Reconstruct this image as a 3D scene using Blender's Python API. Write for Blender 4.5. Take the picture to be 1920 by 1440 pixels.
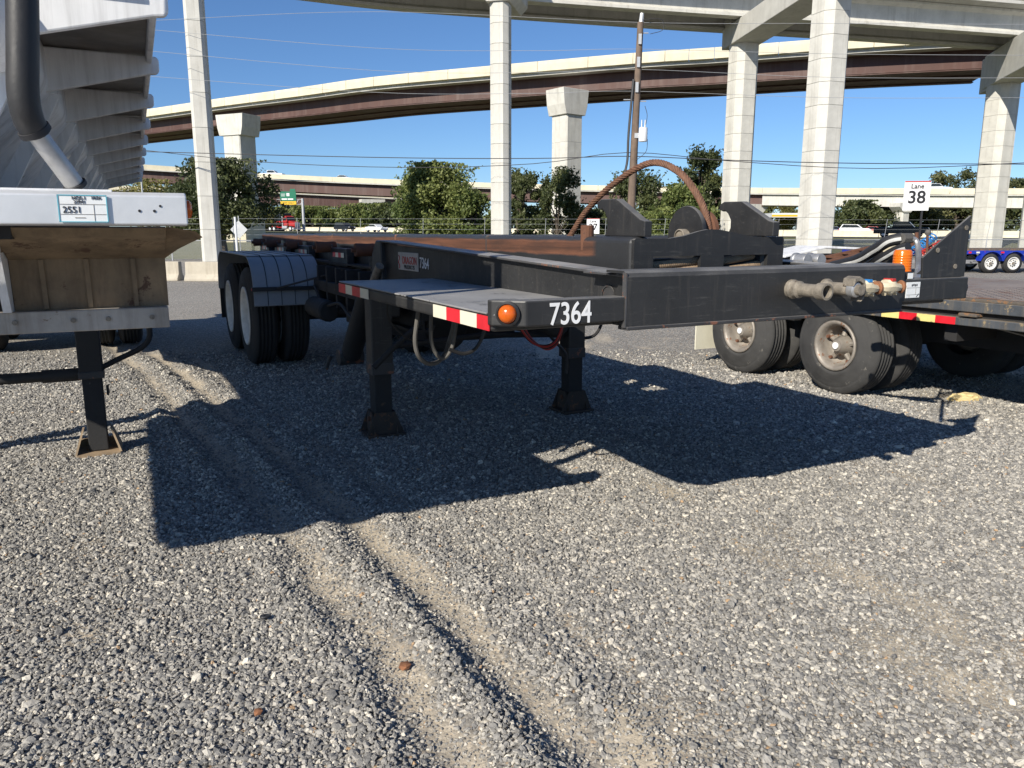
import bpy, bmesh, math, random
import numpy as np
from mathutils import Vector, Matrix, Euler
random.seed(7); RNG = np.random.default_rng(11)
for o in list(bpy.data.objects): bpy.data.objects.remove(o)
SC = bpy.context.scene
COL = SC.collection
R = math.radians

# ------------------------------------------------------------------ camera, sky, sun, exposure
CAM_H = 1.42; F_PX = 1450.0; PITCH = math.atan(285.0 / F_PX)
cam_d = bpy.data.cameras.new('camera'); cam = bpy.data.objects.new('camera', cam_d); COL.objects.link(cam)
cam.location = (0, 0, CAM_H); cam.rotation_euler = (math.pi / 2 - PITCH, 0, 0)
cam_d.sensor_width = 36; cam_d.lens = F_PX / 1920 * 36; cam_d.clip_start = 0.05; cam_d.clip_end = 6000
SC.camera = cam
SUN_EL = R(30.5); SUN_AZ = math.atan2(.574, .819)           # azimuth the light travels towards, from +Y to +X
w = bpy.data.worlds.new('World'); SC.world = w; w.use_nodes = True
nt = w.node_tree; bg = nt.nodes['Background']
sky = nt.nodes.new('ShaderNodeTexSky'); sky.sky_type = 'NISHITA'; sky.sun_disc = False
sky.sun_elevation = SUN_EL; sky.sun_rotation = math.pi + SUN_AZ
sky.air_density = 0.85; sky.dust_density = 0.12; sky.ozone_density = 8.0
nt.links.new(sky.outputs[0], bg.inputs[0]); bg.inputs[1].default_value = 0.091
sun_d = bpy.data.lights.new('sun', 'SUN'); sun_d.energy = 5.0; sun_d.angle = R(0.5); sun_d.color = (1, .935, .82)
sun = bpy.data.objects.new('sun', sun_d); COL.objects.link(sun)
ld = Vector((math.sin(SUN_AZ) * math.cos(SUN_EL), math.cos(SUN_AZ) * math.cos(SUN_EL), -math.sin(SUN_EL)))
sun.rotation_euler = ld.to_track_quat('-Z', 'Y').to_euler(); sun.location = (-20, -30, 40)
vs = SC.view_settings; vs.view_transform = 'Standard'; vs.look = 'None'; vs.exposure = 0.38; vs.gamma = 1; vs.use_curve_mapping = False
SC.render.engine = 'CYCLES'

# ------------------------------------------------------------------ helpers
_cp, _sp = math.cos(PITCH), math.sin(PITCH)
def at(x, y, Y):                       # world point that lies at depth Y behind photo pixel (x, y)
    u = (x - 960) / F_PX; v = (720 - y) / F_PX
    d = Vector((u, _cp + v * _sp, -_sp + v * _cp)); k = Y / d.y
    return Vector((0, 0, CAM_H)) + d * k
def atz(x, y, Z):
    u = (x - 960) / F_PX; v = (720 - y) / F_PX
    d = Vector((u, _cp + v * _sp, -_sp + v * _cp)); k = (Z - CAM_H) / d.z
    return Vector((0, 0, CAM_H)) + d * k

class MB:
    def __init__(s): s.v = []; s.f = []
    def add(s, vs, fs):
        n = len(s.v); s.v += [tuple(p) for p in vs]; s.f += [tuple(i + n for i in q) for q in fs]; return s
    def box(s, x0, x1, y0, y1, z0, z1):
        return s.add([(x0,y0,z0),(x1,y0,z0),(x1,y1,z0),(x0,y1,z0),(x0,y0,z1),(x1,y0,z1),(x1,y1,z1),(x0,y1,z1)],
                     [(0,3,2,1),(4,5,6,7),(0,1,5,4),(1,2,6,5),(2,3,7,6),(3,0,4,7)])
    def prism(s, poly, axis, lo, hi):
        n = len(poly)
        def m(p, h):
            if axis == 'x': return (h, p[0], p[1])
            if axis == 'y': return (p[0], h, p[1])
            return (p[0], p[1], h)
        return s.add([m(p, lo) for p in poly] + [m(p, hi) for p in poly],
                     [tuple(range(n))[::-1], tuple(range(n, 2*n))] + [(i, (i+1) % n, n + (i+1) % n, n + i) for i in range(n)])
    def cyl(s, p0, p1, r0, r1=None, n=14, cap=True):
        r1 = r0 if r1 is None else r1
        p0 = Vector(p0); p1 = Vector(p1); d = (p1 - p0).normalized()
        e = d.orthogonal().normalized(); g = d.cross(e); vs = []
        for p, r in ((p0, r0), (p1, r1)):
            for i in range(n):
                q = 2 * math.pi * i / n; vs.append(p + (e * math.cos(q) + g * math.sin(q)) * r)
        fs = [(i, (i+1) % n, n + (i+1) % n, n + i) for i in range(n)]
        if cap: fs += [tuple(range(n))[::-1], tuple(range(n, 2*n))]
        return s.add(vs, fs)
    def lathe(s, c, d, prof, n=28):      # prof: (radius, offset along d); open ends
        c = Vector(c); d = Vector(d).normalized(); e = d.orthogonal().normalized(); g = d.cross(e); vs = []
        for r, h in prof:
            for i in range(n):
                q = 2 * math.pi * i / n; vs.append(c + d * h + (e * math.cos(q) + g * math.sin(q)) * max(r, 1e-4))
        m = len(prof)
        return s.add(vs, [(j*n + i, j*n + (i+1) % n, (j+1)*n + (i+1) % n, (j+1)*n + i) for j in range(m-1) for i in range(n)])
    def tube(s, path, r, n=8, closed=False):
        P = [Vector(p) for p in path]; m = len(P); rr = r if isinstance(r, (list, tuple)) else [r] * m
        up = None; vs = []
        for i, p in enumerate(P):
            t = (P[min(i+1, m-1)] - P[max(i-1, 0)]).normalized()
            if up is None: up = t.orthogonal().normalized()
            up = (up - t * up.dot(t)); up = up.normalized() if up.length > 1e-6 else t.orthogonal().normalized()
            g = t.cross(up)
            for k in range(n):
                q = 2 * math.pi * k / n; vs.append(p + (up * math.cos(q) + g * math.sin(q)) * rr[i])
        fs = [(j*n + k, j*n + (k+1) % n, (j+1)*n + (k+1) % n, (j+1)*n + k) for j in range(m-1) for k in range(n)]
        fs += [tuple(range(n))[::-1], tuple(range((m-1)*n, m*n))]
        return s.add(vs, fs)
    def quad(s, a, b, c, d): return s.add([a, b, c, d], [(0, 1, 2, 3)])
    def xf(s, M): s.v = [tuple(M @ Vector(p)) for p in s.v]; return s
    def mesh(s, name, mat):
        me = bpy.data.meshes.new(name); me.from_pydata(s.v, [], s.f); me.update()
        bm = bmesh.new(); bm.from_mesh(me); bmesh.ops.recalc_face_normals(bm, faces=bm.faces); bm.to_mesh(me); bm.free()
        if mat: me.materials.append(mat)
        return me
    def build(s, name, mat, parent=None, bevel=0, smooth=False, seg=2):
        o = link(name, s.mesh(name, mat), parent)
        fin(o, bevel, smooth, seg); return o

def link(name, me, parent=None):
    o = bpy.data.objects.new(name, me); COL.objects.link(o)
    if parent: o.parent = parent
    return o
def fin(o, bevel=0, smooth=False, seg=2):
    if bevel:
        b = o.modifiers.new('bevel', 'BEVEL'); b.width = bevel; b.segments = seg; b.limit_method = 'ANGLE'; b.angle_limit = R(35)
        b.harden_normals = False
    if smooth:
        o.data.polygons.foreach_set('use_smooth', [True] * len(o.data.polygons))
        try: o.data.set_sharp_from_angle(angle=R(38))
        except Exception: pass
def thing(name, label, cat, loc=(0,0,0), rz=0, group=None):
    o = bpy.data.objects.new(name, None); COL.objects.link(o); o.location = loc; o.rotation_euler = (0, 0, rz)
    o.empty_display_size = .2; return tag(o, label, cat, group)
def tag(o, label=None, cat=None, group=None, kind=None):
    if label: o['label'] = label
    if cat: o['category'] = cat
    if group: o['group'] = group
    if kind: o['kind'] = kind
    return o
def inst(name, me, parent, loc=(0,0,0), rot=(0,0,0), sc=(1,1,1)):
    o = link(name, me, parent); o.location = loc; o.rotation_euler = rot; o.scale = sc; return o
def text(name, body, size, mat, parent, origin, right, up, align='LEFT', sx=1.0, ext=.0008, bold=0.0):
    cu = bpy.data.curves.new(name, 'FONT'); cu.body = body; cu.size = size; cu.align_x = align; cu.extrude = ext; cu.offset = bold
    t = bpy.data.objects.new(name, cu); COL.objects.link(t)
    dg = bpy.context.evaluated_depsgraph_get(); me = bpy.data.meshes.new_from_object(t.evaluated_get(dg))
    bpy.data.objects.remove(t); bpy.data.curves.remove(cu)
    r = Vector(right).normalized(); u = Vector(up).normalized(); n = r.cross(u)
    M = Matrix((( r.x*sx, u.x, n.x, origin[0]), (r.y*sx, u.y, n.y, origin[1]), (r.z*sx, u.z, n.z, origin[2]), (0,0,0,1)))
    me.transform(M); me.materials.clear(); me.materials.append(mat); me.name = name
    return link(name, me, parent)
def spline(pts, n=40):
    P = [Vector(p) for p in pts]; out = []
    Q = [P[0]*2 - P[1]] + P + [P[-1]*2 - P[-2]]
    m = len(P) - 1; per = max(2, n // m)
    for i in range(m):
        a, b, c, d = Q[i:i+4]
        for k in range(per):
            t = k / per
            out.append(.5 * ((2*b) + (c - a)*t + (2*a - 5*b + 4*c - d)*t*t + (3*b - a - 3*c + d)*t**3))
    out.append(P[-1]); return out

# ------------------------------------------------------------------ materials
def nodes(name):
    m = bpy.data.materials.new(name); m.use_nodes = True; t = m.node_tree
    return m, t, t.nodes['Principled BSDF']
def N(t, typ, **kw):
    n = t.nodes.new(typ)
    for k, v in kw.items():
        if k.startswith('i_'):
            key = k[2:]; key = int(key) if key.isdigit() else key.replace('_', ' ')
            n.inputs[key].default_value = v
        else: setattr(n, k, v)
    return n
def ramp(t, fac, stops):
    r = N(t, 'ShaderNodeValToRGB'); e = r.color_ramp.elements
    while len(e) < len(stops): e.new(.5)
    for i, (p, c) in enumerate(stops):
        e[i].position = p; e[i].color = (c, c, c, 1) if not hasattr(c, '__len__') else (*c, 1)
    t.links.new(fac, r.inputs[0]); return r.outputs[0]
def mixc(t, fac, a, b):
    m = N(t, 'ShaderNodeMix', data_type='RGBA')
    for s, v in ((m.inputs[0], fac), (m.inputs[6], a), (m.inputs[7], b)):
        if hasattr(v, 'is_output'): t.links.new(v, s)
        elif hasattr(v, '__len__'): s.default_value = (*v, 1)
        else: s.default_value = v
    return m.outputs[2]
def noise(t, co, scale, detail=6, rough=.6, mapping=None):
    n = N(t, 'ShaderNodeTexNoise', i_Scale=scale, i_Detail=detail, i_Roughness=rough)
    if mapping:
        mp = N(t, 'ShaderNodeMapping'); mp.inputs['Scale'].default_value = mapping; t.links.new(co, mp.inputs[0]); co = mp.outputs[0]
    t.links.new(co, n.inputs['Vector']); return n.outputs[0]
def bump(t, bs, h, strength, dist=.01):
    b = N(t, 'ShaderNodeBump', i_Strength=strength, i_Distance=dist); t.links.new(h, b.inputs['Height']); t.links.new(b.outputs[0], bs.inputs['Normal'])
def paint(name, c, wear=None, wear_amt=.0, rough=.45, metal=0, scale=6, dust=None, dust_amt=0, bumpy=.15, streak=None, obj=True, var=.25, scuff=None):
    """painted or bare surface: tone variation, chips/rust patches, dust on upward faces, fine relief"""
    m, t, bs = nodes(name)
    co = N(t, 'ShaderNodeTexCoord').outputs['Object']
    n1 = noise(t, co, scale, 8, .65); n2 = noise(t, co, scale * 7, 4, .6)
    dark = tuple(x * (1 - var) for x in c); light = tuple(min(1, x * (1 + var)) for x in c)
    col = mixc(t, ramp(t, n1, [(.3, 0), (.7, 1)]), dark, light)
    if streak:
        sn = noise(t, co, scale * .8, 6, .7, (3.5, 3.5, .22))
        col = mixc(t, ramp(t, sn, [(.48, 0), (.74, .75)]), col, streak)
    if wear:
        wn = noise(t, co, scale * 1.7, 10, .72)
        col = mixc(t, ramp(t, wn, [(.70 - wear_amt * .5, 0), (.73 - wear_amt * .5, 1)]), col, mixc(t, n2, tuple(x * .55 for x in wear), tuple(min(1, x * 1.35) for x in wear)))
    if scuff:
        sc1 = noise(t, co, scale * 5, 9, .8, (.25, 1, 2.2))
        col = mixc(t, ramp(t, sc1, [(.56, 0), (.72, .7)]), col, scuff)
        run = noise(t, co, scale * 2.2, 7, .7, (2.5, 2.5, .18)); col = mixc(t, ramp(t, run, [(.55, 0), (.75, .45)]), col, (.085, .075, .065))
    if dust:
        ge = N(t, 'ShaderNodeNewGeometry'); sx = N(t, 'ShaderNodeSeparateXYZ'); t.links.new(ge.outputs['Normal'], sx.inputs[0])
        up = ramp(t, sx.outputs[2], [(.3, .085), (.95, 1)])
        mu = N(t, 'ShaderNodeMath', operation='MULTIPLY'); t.links.new(up, mu.inputs[0]); t.links.new(ramp(t, noise(t, co, scale * .45, 9, .72), [(.32, dust_amt * .25), (.66, dust_amt)]), mu.inputs[1])
        col = mixc(t, mu.outputs[0], col, dust)
    t.links.new(col, bs.inputs['Base Color'])
    t.links.new(ramp(t, n1, [(.25, max(.05, rough - .12)), (.75, min(1, rough + .15))]), bs.inputs['Roughness'])
    bs.inputs['Metallic'].default_value = metal
    if bumpy: bump(t, bs, n2, bumpy, .004)
    return m
def plain(name, c, rough=.5, metal=0, emit=0, trans=0):
    m, t, bs = nodes(name); co = N(t, 'ShaderNodeTexCoord').outputs['Object']
    n1 = noise(t, co, 9, 6)
    t.links.new(mixc(t, n1, tuple(x * .8 for x in c), tuple(min(1, x * 1.15) for x in c)), bs.inputs['Base Color'])
    bs.inputs['Roughness'].default_value = rough; bs.inputs['Metallic'].default_value = metal
    if trans: bs.inputs['Transmission Weight'].default_value = trans
    return m
def concrete(name, c, scale=1.2, stain=(.25, .23, .19), amt=.45):
    m, t, bs = nodes(name); co = N(t, 'ShaderNodeTexCoord').outputs['Object']
    n1 = noise(t, co, scale, 9, .68); n2 = noise(t, co, scale * 18, 5, .6)
    sn = noise(t, co, scale * 1.1, 7, .7, (2.2, 2.2, .18))
    col = mixc(t, ramp(t, n1, [(.3, 0), (.72, 1)]), tuple(x * .84 for x in c), tuple(min(1, x * 1.1) for x in c))
    col = mixc(t, ramp(t, sn, [(.52, 0), (.80, amt)]), col, stain)
    col = mixc(t, ramp(t, n2, [(.62, 0), (.72, .3)]), col, tuple(x * .6 for x in c))
    t.links.new(col, bs.inputs['Base Color']); bs.inputs['Roughness'].default_value = .88
    bump(t, bs, n2, .25, .01); return m

M_ = {}
M_['black'] = paint('black_trailer_paint', (.0125, .013, .0145), wear=(.12, .055, .03), wear_amt=.03, rough=.48, scale=5, dust=(.24, .23, .215), dust_amt=.8, bumpy=.12, scuff=(.10, .098, .092))
M_['blackrust'] = paint('chipped_black_paint', (.03, .03, .032), wear=(.20, .08, .045), wear_amt=.26, rough=.55, scale=7, dust=(.26, .25, .24), dust_amt=.7, bumpy=.3)
M_['under'] = paint('grimy_undercarriage_paint', (.020, .019, .019), wear=(.09, .055, .035), wear_amt=.14, rough=.7, scale=4, bumpy=.3)
M_['deck'] = paint('worn_grey_deck_paint', (.23, .23, .235), wear=(.035, .035, .038), wear_amt=.27, rough=.55, scale=4, dust=(.33, .32, .30), dust_amt=.6, bumpy=.25)
M_['rust'] = paint('brown_rust', (.125, .055, .031), wear=(.05, .028, .02), wear_amt=.15, rough=.85, scale=16, bumpy=.5)
M_['rustorange'] = paint('orange_rust', (.22, .095, .045), rough=.9, scale=20, bumpy=.5, var=.4)
M_['rope'] = paint('rusty_wire_rope', (.16, .080, .048), rough=.75, scale=30, bumpy=.4, var=.35)
M_['ropelight'] = paint('tan_wire_rope', (.27, .19, .12), rough=.7, scale=30, bumpy=.4, var=.3)
M_['white'] = paint('white_body_paint', (.80, .80, .80), wear=(.30, .27, .22), wear_amt=.05, rough=.4, scale=3, streak=(.36, .35, .34), bumpy=.08, var=.08)
M_['alu'] = paint('scuffed_pale_aluminium', (.70, .71, .72), wear=(.38, .36, .34), wear_amt=.05, rough=.38, metal=.35, scale=4, bumpy=.1, var=.1)
M_['silver'] = paint('worn_galvanised_pipe', (.42, .42, .42), wear=(.2, .18, .15), wear_amt=.1, rough=.45, metal=.7, scale=9, bumpy=.2)
M_['dirtyplate'] = paint('muddy_tan_steel', (.23, .165, .10), wear=(.10, .055, .035), wear_amt=.20, rough=.8, scale=5, streak=(.085, .055, .035), bumpy=.4, var=.4)
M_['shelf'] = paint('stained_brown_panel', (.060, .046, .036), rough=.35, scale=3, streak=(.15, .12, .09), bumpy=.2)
M_['grimy'] = paint('grimy_fitting_metal', (.24, .21, .17), wear=(.12, .08, .05), wear_amt=.15, rough=.7, metal=.3, scale=22, bumpy=.6, var=.4)
M_['bone'] = paint('bone_gladhand_paint', (.62, .54, .38), wear=(.25, .10, .04), wear_amt=.05, rough=.55, scale=14, bumpy=.2)
M_['tire'] = paint('weathered_rubber', (.022, .022, .023), wear=(.075, .070, .064), wear_amt=.14, rough=.85, scale=9, dust=(.16, .15, .13), dust_amt=.45, bumpy=.35)
M_['tiredusty'] = paint('dusty_grey_rubber', (.046, .045, .044), wear=(.14, .13, .115), wear_amt=.16, rough=.9, scale=8, bumpy=.4)
M_['wheel'] = paint('white_wheel_paint', (.62, .61, .58), wear=(.3, .24, .18), wear_amt=.1, rough=.5, scale=7, bumpy=.1)
M_['rim'] = paint('dusty_steel_rim', (.27, .24, .205), wear=(.20, .10, .055), wear_amt=.24, rough=.5, metal=.25, scale=8, bumpy=.2)
M_['fender'] = paint('grey_plastic_fender', (.25, .27, .29), rough=.48, scale=5, dust=(.30, .30, .29), dust_amt=.35, bumpy=.08, var=.12)
M_['hose'] = paint('dusty_hose_rubber', (.095, .090, .082), rough=.75, scale=12, bumpy=.2)
M_['blackhose'] = paint('black_hose_rubber', (.018, .018, .02), rough=.5, scale=10, dust=(.1, .1, .095), dust_amt=.3, bumpy=.2)
M_['red'] = paint('red_reflective_tape', (.62, .018, .03), rough=.35, scale=8, bumpy=.05, wear=(.3, .2, .18), wear_amt=-.02)
M_['tapewhite'] = paint('white_reflective_tape', (.70, .67, .54), rough=.4, scale=8, bumpy=.05, var=.08)
M_['tapeyellow'] = paint('yellowed_reflective_tape', (.72, .60, .22), rough=.4, scale=8, bumpy=.05, var=.08)
M_['letter'] = plain('white_lettering', (.80, .80, .80), .5); M_['stripe'] = paint('dirty_white_stripe', (.52, .52, .50), rough=.6, scale=14, wear=(.06, .06, .06), wear_amt=.12)
M_['redletter'] = plain('red_lettering', (.5, .06, .05), .5)
M_['ink'] = plain('black_ink', (.015, .015, .018), .6)
M_['paper'] = plain('sticker_paper', (.78, .80, .80), .5)
M_['cyan'] = plain('teal_print', (.12, .42, .52), .5)
M_['plate'] = paint('brushed_name_plate', (.42, .41, .40), rough=.4, metal=.3, scale=10, bumpy=.05)
def amber(name, c):
    m, t, bs = nodes(name); co = N(t, 'ShaderNodeTexCoord').outputs['Object']
    t.links.new(mixc(t, noise(t, co, 60, 3), tuple(x * .75 for x in c), c), bs.inputs['Base Color'])
    bs.inputs['Roughness'].default_value = .18; bs.inputs['Transmission Weight'].default_value = .25; bs.inputs['Subsurface Weight'].default_value = .15
    return m
M_['amber'] = amber('amber_lens', (.85, .16, .015))
M_['orange'] = amber('orange_beacon_lens', (.95, .22, .01))
M_['concrete'] = concrete('pale_concrete', (.58, .565, .515), amt=.62)
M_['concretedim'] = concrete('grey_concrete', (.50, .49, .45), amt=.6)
M_['parapet'] = concrete('cream_parapet_concrete', (.66, .60, .45), .6, (.42, .36, .24), .35)
M_['block'] = concrete('stained_barrier_concrete', (.50, .45, .36), 2.0, (.20, .16, .11), .6)
M_['steelbrown'] = paint('brown_girder_paint', (.085, .042, .034), rough=.6, scale=.35, streak=(.16, .11, .095), bumpy=.05, var=.2)
M_['wood'] = paint('weathered_pole_wood', (.16, .115, .085), rough=.9, scale=3, streak=(.07, .05, .04), bumpy=.5)
M_['galv'] = plain('galvanised_steel', (.50, .51, .52), .5, .4)
M_['wire'] = plain('dark_cable', (.035, .035, .038), .6)
M_['wirepale'] = plain('pale_cable', (.30, .31, .32), .5)
M_['asphalt'] = paint('grey_asphalt', (.075, .075, .078), rough=.9, scale=.5, bumpy=.2)
M_['blue'] = paint('royal_blue_paint', (.012, .035, .33), rough=.35, scale=3, bumpy=.05, var=.15)
M_['glass'] = plain('dark_car_glass', (.02, .025, .03), .08)
M_['carblack'] = plain('black_car_paint', (.012, .013, .016), .22)
M_['carwhite'] = plain('white_car_paint', (.72, .73, .74), .3)
M_['carred'] = plain('red_truck_paint', (.38, .02, .018), .3)
M_['carblue'] = plain('dark_blue_car_paint', (.02, .03, .10), .3)
M_['green'] = plain('green_sign_sheet', (.0, .16, .085), .5)
M_['yellow'] = plain('yellow_sign_sheet', (.72, .46, .02), .5)
M_['bluehose'] = plain('blue_air_line', (.03, .20, .50), .4)
M_['redhose'] = plain('red_air_line', (.42, .035, .025), .4)
M_['straw'] = paint('pale_foam_scrap', (.66, .52, .26), rough=.95, scale=20, bumpy=.6, var=.3)
M_['bark'] = paint('tree_bark', (.085, .068, .052), rough=.95, scale=5, bumpy=.6)

def leafmat(name, c1, c2):
    m, t, bs = nodes(name)
    a = N(t, 'ShaderNodeAttribute', attribute_name='tone')
    t.links.new(mixc(t, a.outputs['Fac'], c1, c2), bs.inputs['Base Color']); bs.inputs['Roughness'].default_value = .55
    tr = N(t, 'ShaderNodeBsdfTranslucent'); t.links.new(mixc(t, a.outputs['Fac'], c1, c2), tr.inputs[0])
    ms = N(t, 'ShaderNodeMixShader', i_0=.38); out = t.nodes['Material Output']
    t.links.new(bs.outputs[0], ms.inputs[1]); t.links.new(tr.outputs[0], ms.inputs[2]); t.links.new(ms.outputs[0], out.inputs[0]); return m
M_['leafdark'] = leafmat('dark_oak_leaves', (.050, .070, .027), (.16, .18, .07))
M_['leafgreen'] = leafmat('green_leaves', (.090, .13, .036), (.27, .30, .095))
M_['leafyellow'] = leafmat('yellow_green_leaves', (.13, .14, .04), (.32, .28, .09))
M_['leafpine'] = leafmat('pine_needles', (.060, .078, .030), (.20, .20, .08))

STONE = [(.0, (.050, .050, .054)), (.20, (.120, .117, .114)), (.42, (.225, .214, .196)), (.62, (.35, .33, .295)), (.78, (.53, .49, .42)), (.93, (.76, .70, .58)), (1.0, (.44, .27, .13))]
def stone_mat():
    m, t, bs = nodes('gravel_stone')
    a = N(t, 'ShaderNodeAttribute', attribute_name='tint', attribute_type='INSTANCER')
    co = N(t, 'ShaderNodeTexCoord').outputs['Object']
    n = noise(t, co, 2.2, 5)
    c = ramp(t, a.outputs['Fac'], STONE)
    t.links.new(mixc(t, ramp(t, n, [(.35, 0), (.8, .55)]), c, (.42, .40, .36)), bs.inputs['Base Color'])
    bs.inputs['Roughness'].default_value = .85; bump(t, bs, n, .2, .1); return m
def ground_mat():
    m, t, bs = nodes('gravel_ground')
    co = N(t, 'ShaderNodeTexCoord').outputs['Object']
    vo = N(t, 'ShaderNodeTexVoronoi', i_Scale=68.0, i_Randomness=1.0); t.links.new(co, vo.inputs['Vector'])
    sep = N(t, 'ShaderNodeSeparateColor'); t.links.new(vo.outputs['Color'], sep.inputs[0])
    stones = ramp(t, sep.outputs[0], [(p * .97, c) for p, c in STONE])
    edge = ramp(t, vo.outputs['Distance'], [(.45, 0), (.75, 1)])
    stones = mixc(t, edge, stones, (.16, .15, .135))
    sand = mixc(t, ramp(t, noise(t, co, 130, 8, .8), [(.32, 0), (.68, 1)]), (.34, .275, .195), (.86, .73, .53))
    att = N(t, 'ShaderNodeAttribute', attribute_name='sand')
    patch = ramp(t, noise(t, co, .55, 7, .62), [(.60, 0), (.78, .5)])
    ad = N(t, 'ShaderNodeMath', operation='ADD', use_clamp=True); t.links.new(att.outputs['Fac'], ad.inputs[0]); t.links.new(patch, ad.inputs[1])
    br = N(t, 'ShaderNodeMath', operation='MULTIPLY_ADD', use_clamp=True); t.links.new(noise(t, co, 24, 5), br.inputs[0]); br.inputs[1].default_value = 1.2; br.inputs[2].default_value = -.6
    a2 = N(t, 'ShaderNodeMath', operation='ADD', use_clamp=True); t.links.new(ad.outputs[0], a2.inputs[0]); t.links.new(br.outputs[0], a2.inputs[1])
    mk = N(t, 'ShaderNodeMath', operation='MULTIPLY', use_clamp=True); t.links.new(a2.outputs[0], mk.inputs[0]); t.links.new(ramp(t, ad.outputs[0], [(.05, 0), (.4, 1)]), mk.inputs[1])
    col = mixc(t, mk.outputs[0], stones, sand)
    col = mixc(t, ramp(t, noise(t, co, .22, 6), [(.35, .05), (.7, .38)]), col, (.40, .375, .33))
    col = mixc(t, ramp(t, noise(t, co, 18, 3, .8), [(.38, 0), (.62, .30)]), col, (.11, .108, .105))
    t.links.new(col, bs.inputs['Base Color']); bs.inputs['Roughness'].default_value = .92
    inv = N(t, 'ShaderNodeMath', operation='SUBTRACT'); inv.inputs[0].default_value = 1; t.links.new(vo.outputs['Distance'], inv.inputs[1])
    iv = N(t, 'ShaderNodeMath', operation='MULTIPLY_ADD', use_clamp=True); t.links.new(mk.outputs[0], iv.inputs[0]); iv.inputs[1].default_value = -1; iv.inputs[2].default_value = 1
    hm = N(t, 'ShaderNodeMath', operation='MULTIPLY'); t.links.new(inv.outputs[0], hm.inputs[0]); t.links.new(iv.outputs[0], hm.inputs[1])
    gr = N(t, 'ShaderNodeMath', operation='MULTIPLY_ADD'); t.links.new(noise(t, co, 170, 4), gr.inputs[0]); gr.inputs[1].default_value = .5; t.links.new(hm.outputs[0], gr.inputs[2])
    bump(t, bs, gr.outputs[0], .6, .010); return m
def grass_mat():
    m, t, bs = nodes('dry_grass'); co = N(t, 'ShaderNodeTexCoord').outputs['Object']
    c = mixc(t, ramp(t, noise(t, co, .5, 8, .7), [(.35, 0), (.65, 1)]), (.085, .10, .030), (.22, .20, .085))
    t.links.new(mixc(t, noise(t, co, 9, 5), c, (.13, .13, .05)), bs.inputs['Base Color']); bs.inputs['Roughness'].default_value = .95
    bump(t, bs, noise(t, co, 14, 6), .8, .1); return m
def link_mat():
    m, t, bs = nodes('chain_link_wire'); co = N(t, 'ShaderNodeTexCoord').outputs['Object']
    sx = N(t, 'ShaderNodeSeparateXYZ'); t.links.new(co, sx.inputs[0]); outs = []
    for sgn in (1, -1):
        a = N(t, 'ShaderNodeMath', operation='MULTIPLY_ADD'); t.links.new(sx.outputs[0], a.inputs[0]); a.inputs[1].default_value = sgn; t.links.new(sx.outputs[2], a.inputs[2])
        b = N(t, 'ShaderNodeMath', operation='PINGPONG'); t.links.new(a.outputs[0], b.inputs[0]); b.inputs[1].default_value = .035
        c = N(t, 'ShaderNodeMath', operation='LESS_THAN'); t.links.new(b.outputs[0], c.inputs[0]); c.inputs[1].default_value = .0042; outs.append(c.outputs[0])
    mx = N(t, 'ShaderNodeMath', operation='MAXIMUM'); t.links.new(outs[0], mx.inputs[0]); t.links.new(outs[1], mx.inputs[1])
    t.links.new(mx.outputs[0], bs.inputs['Alpha']); bs.inputs['Base Color'].default_value = (.38, .39, .40, 1); bs.inputs['Roughness'].default_value = .5; bs.inputs['Metallic'].default_value = .3
    return m
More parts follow.
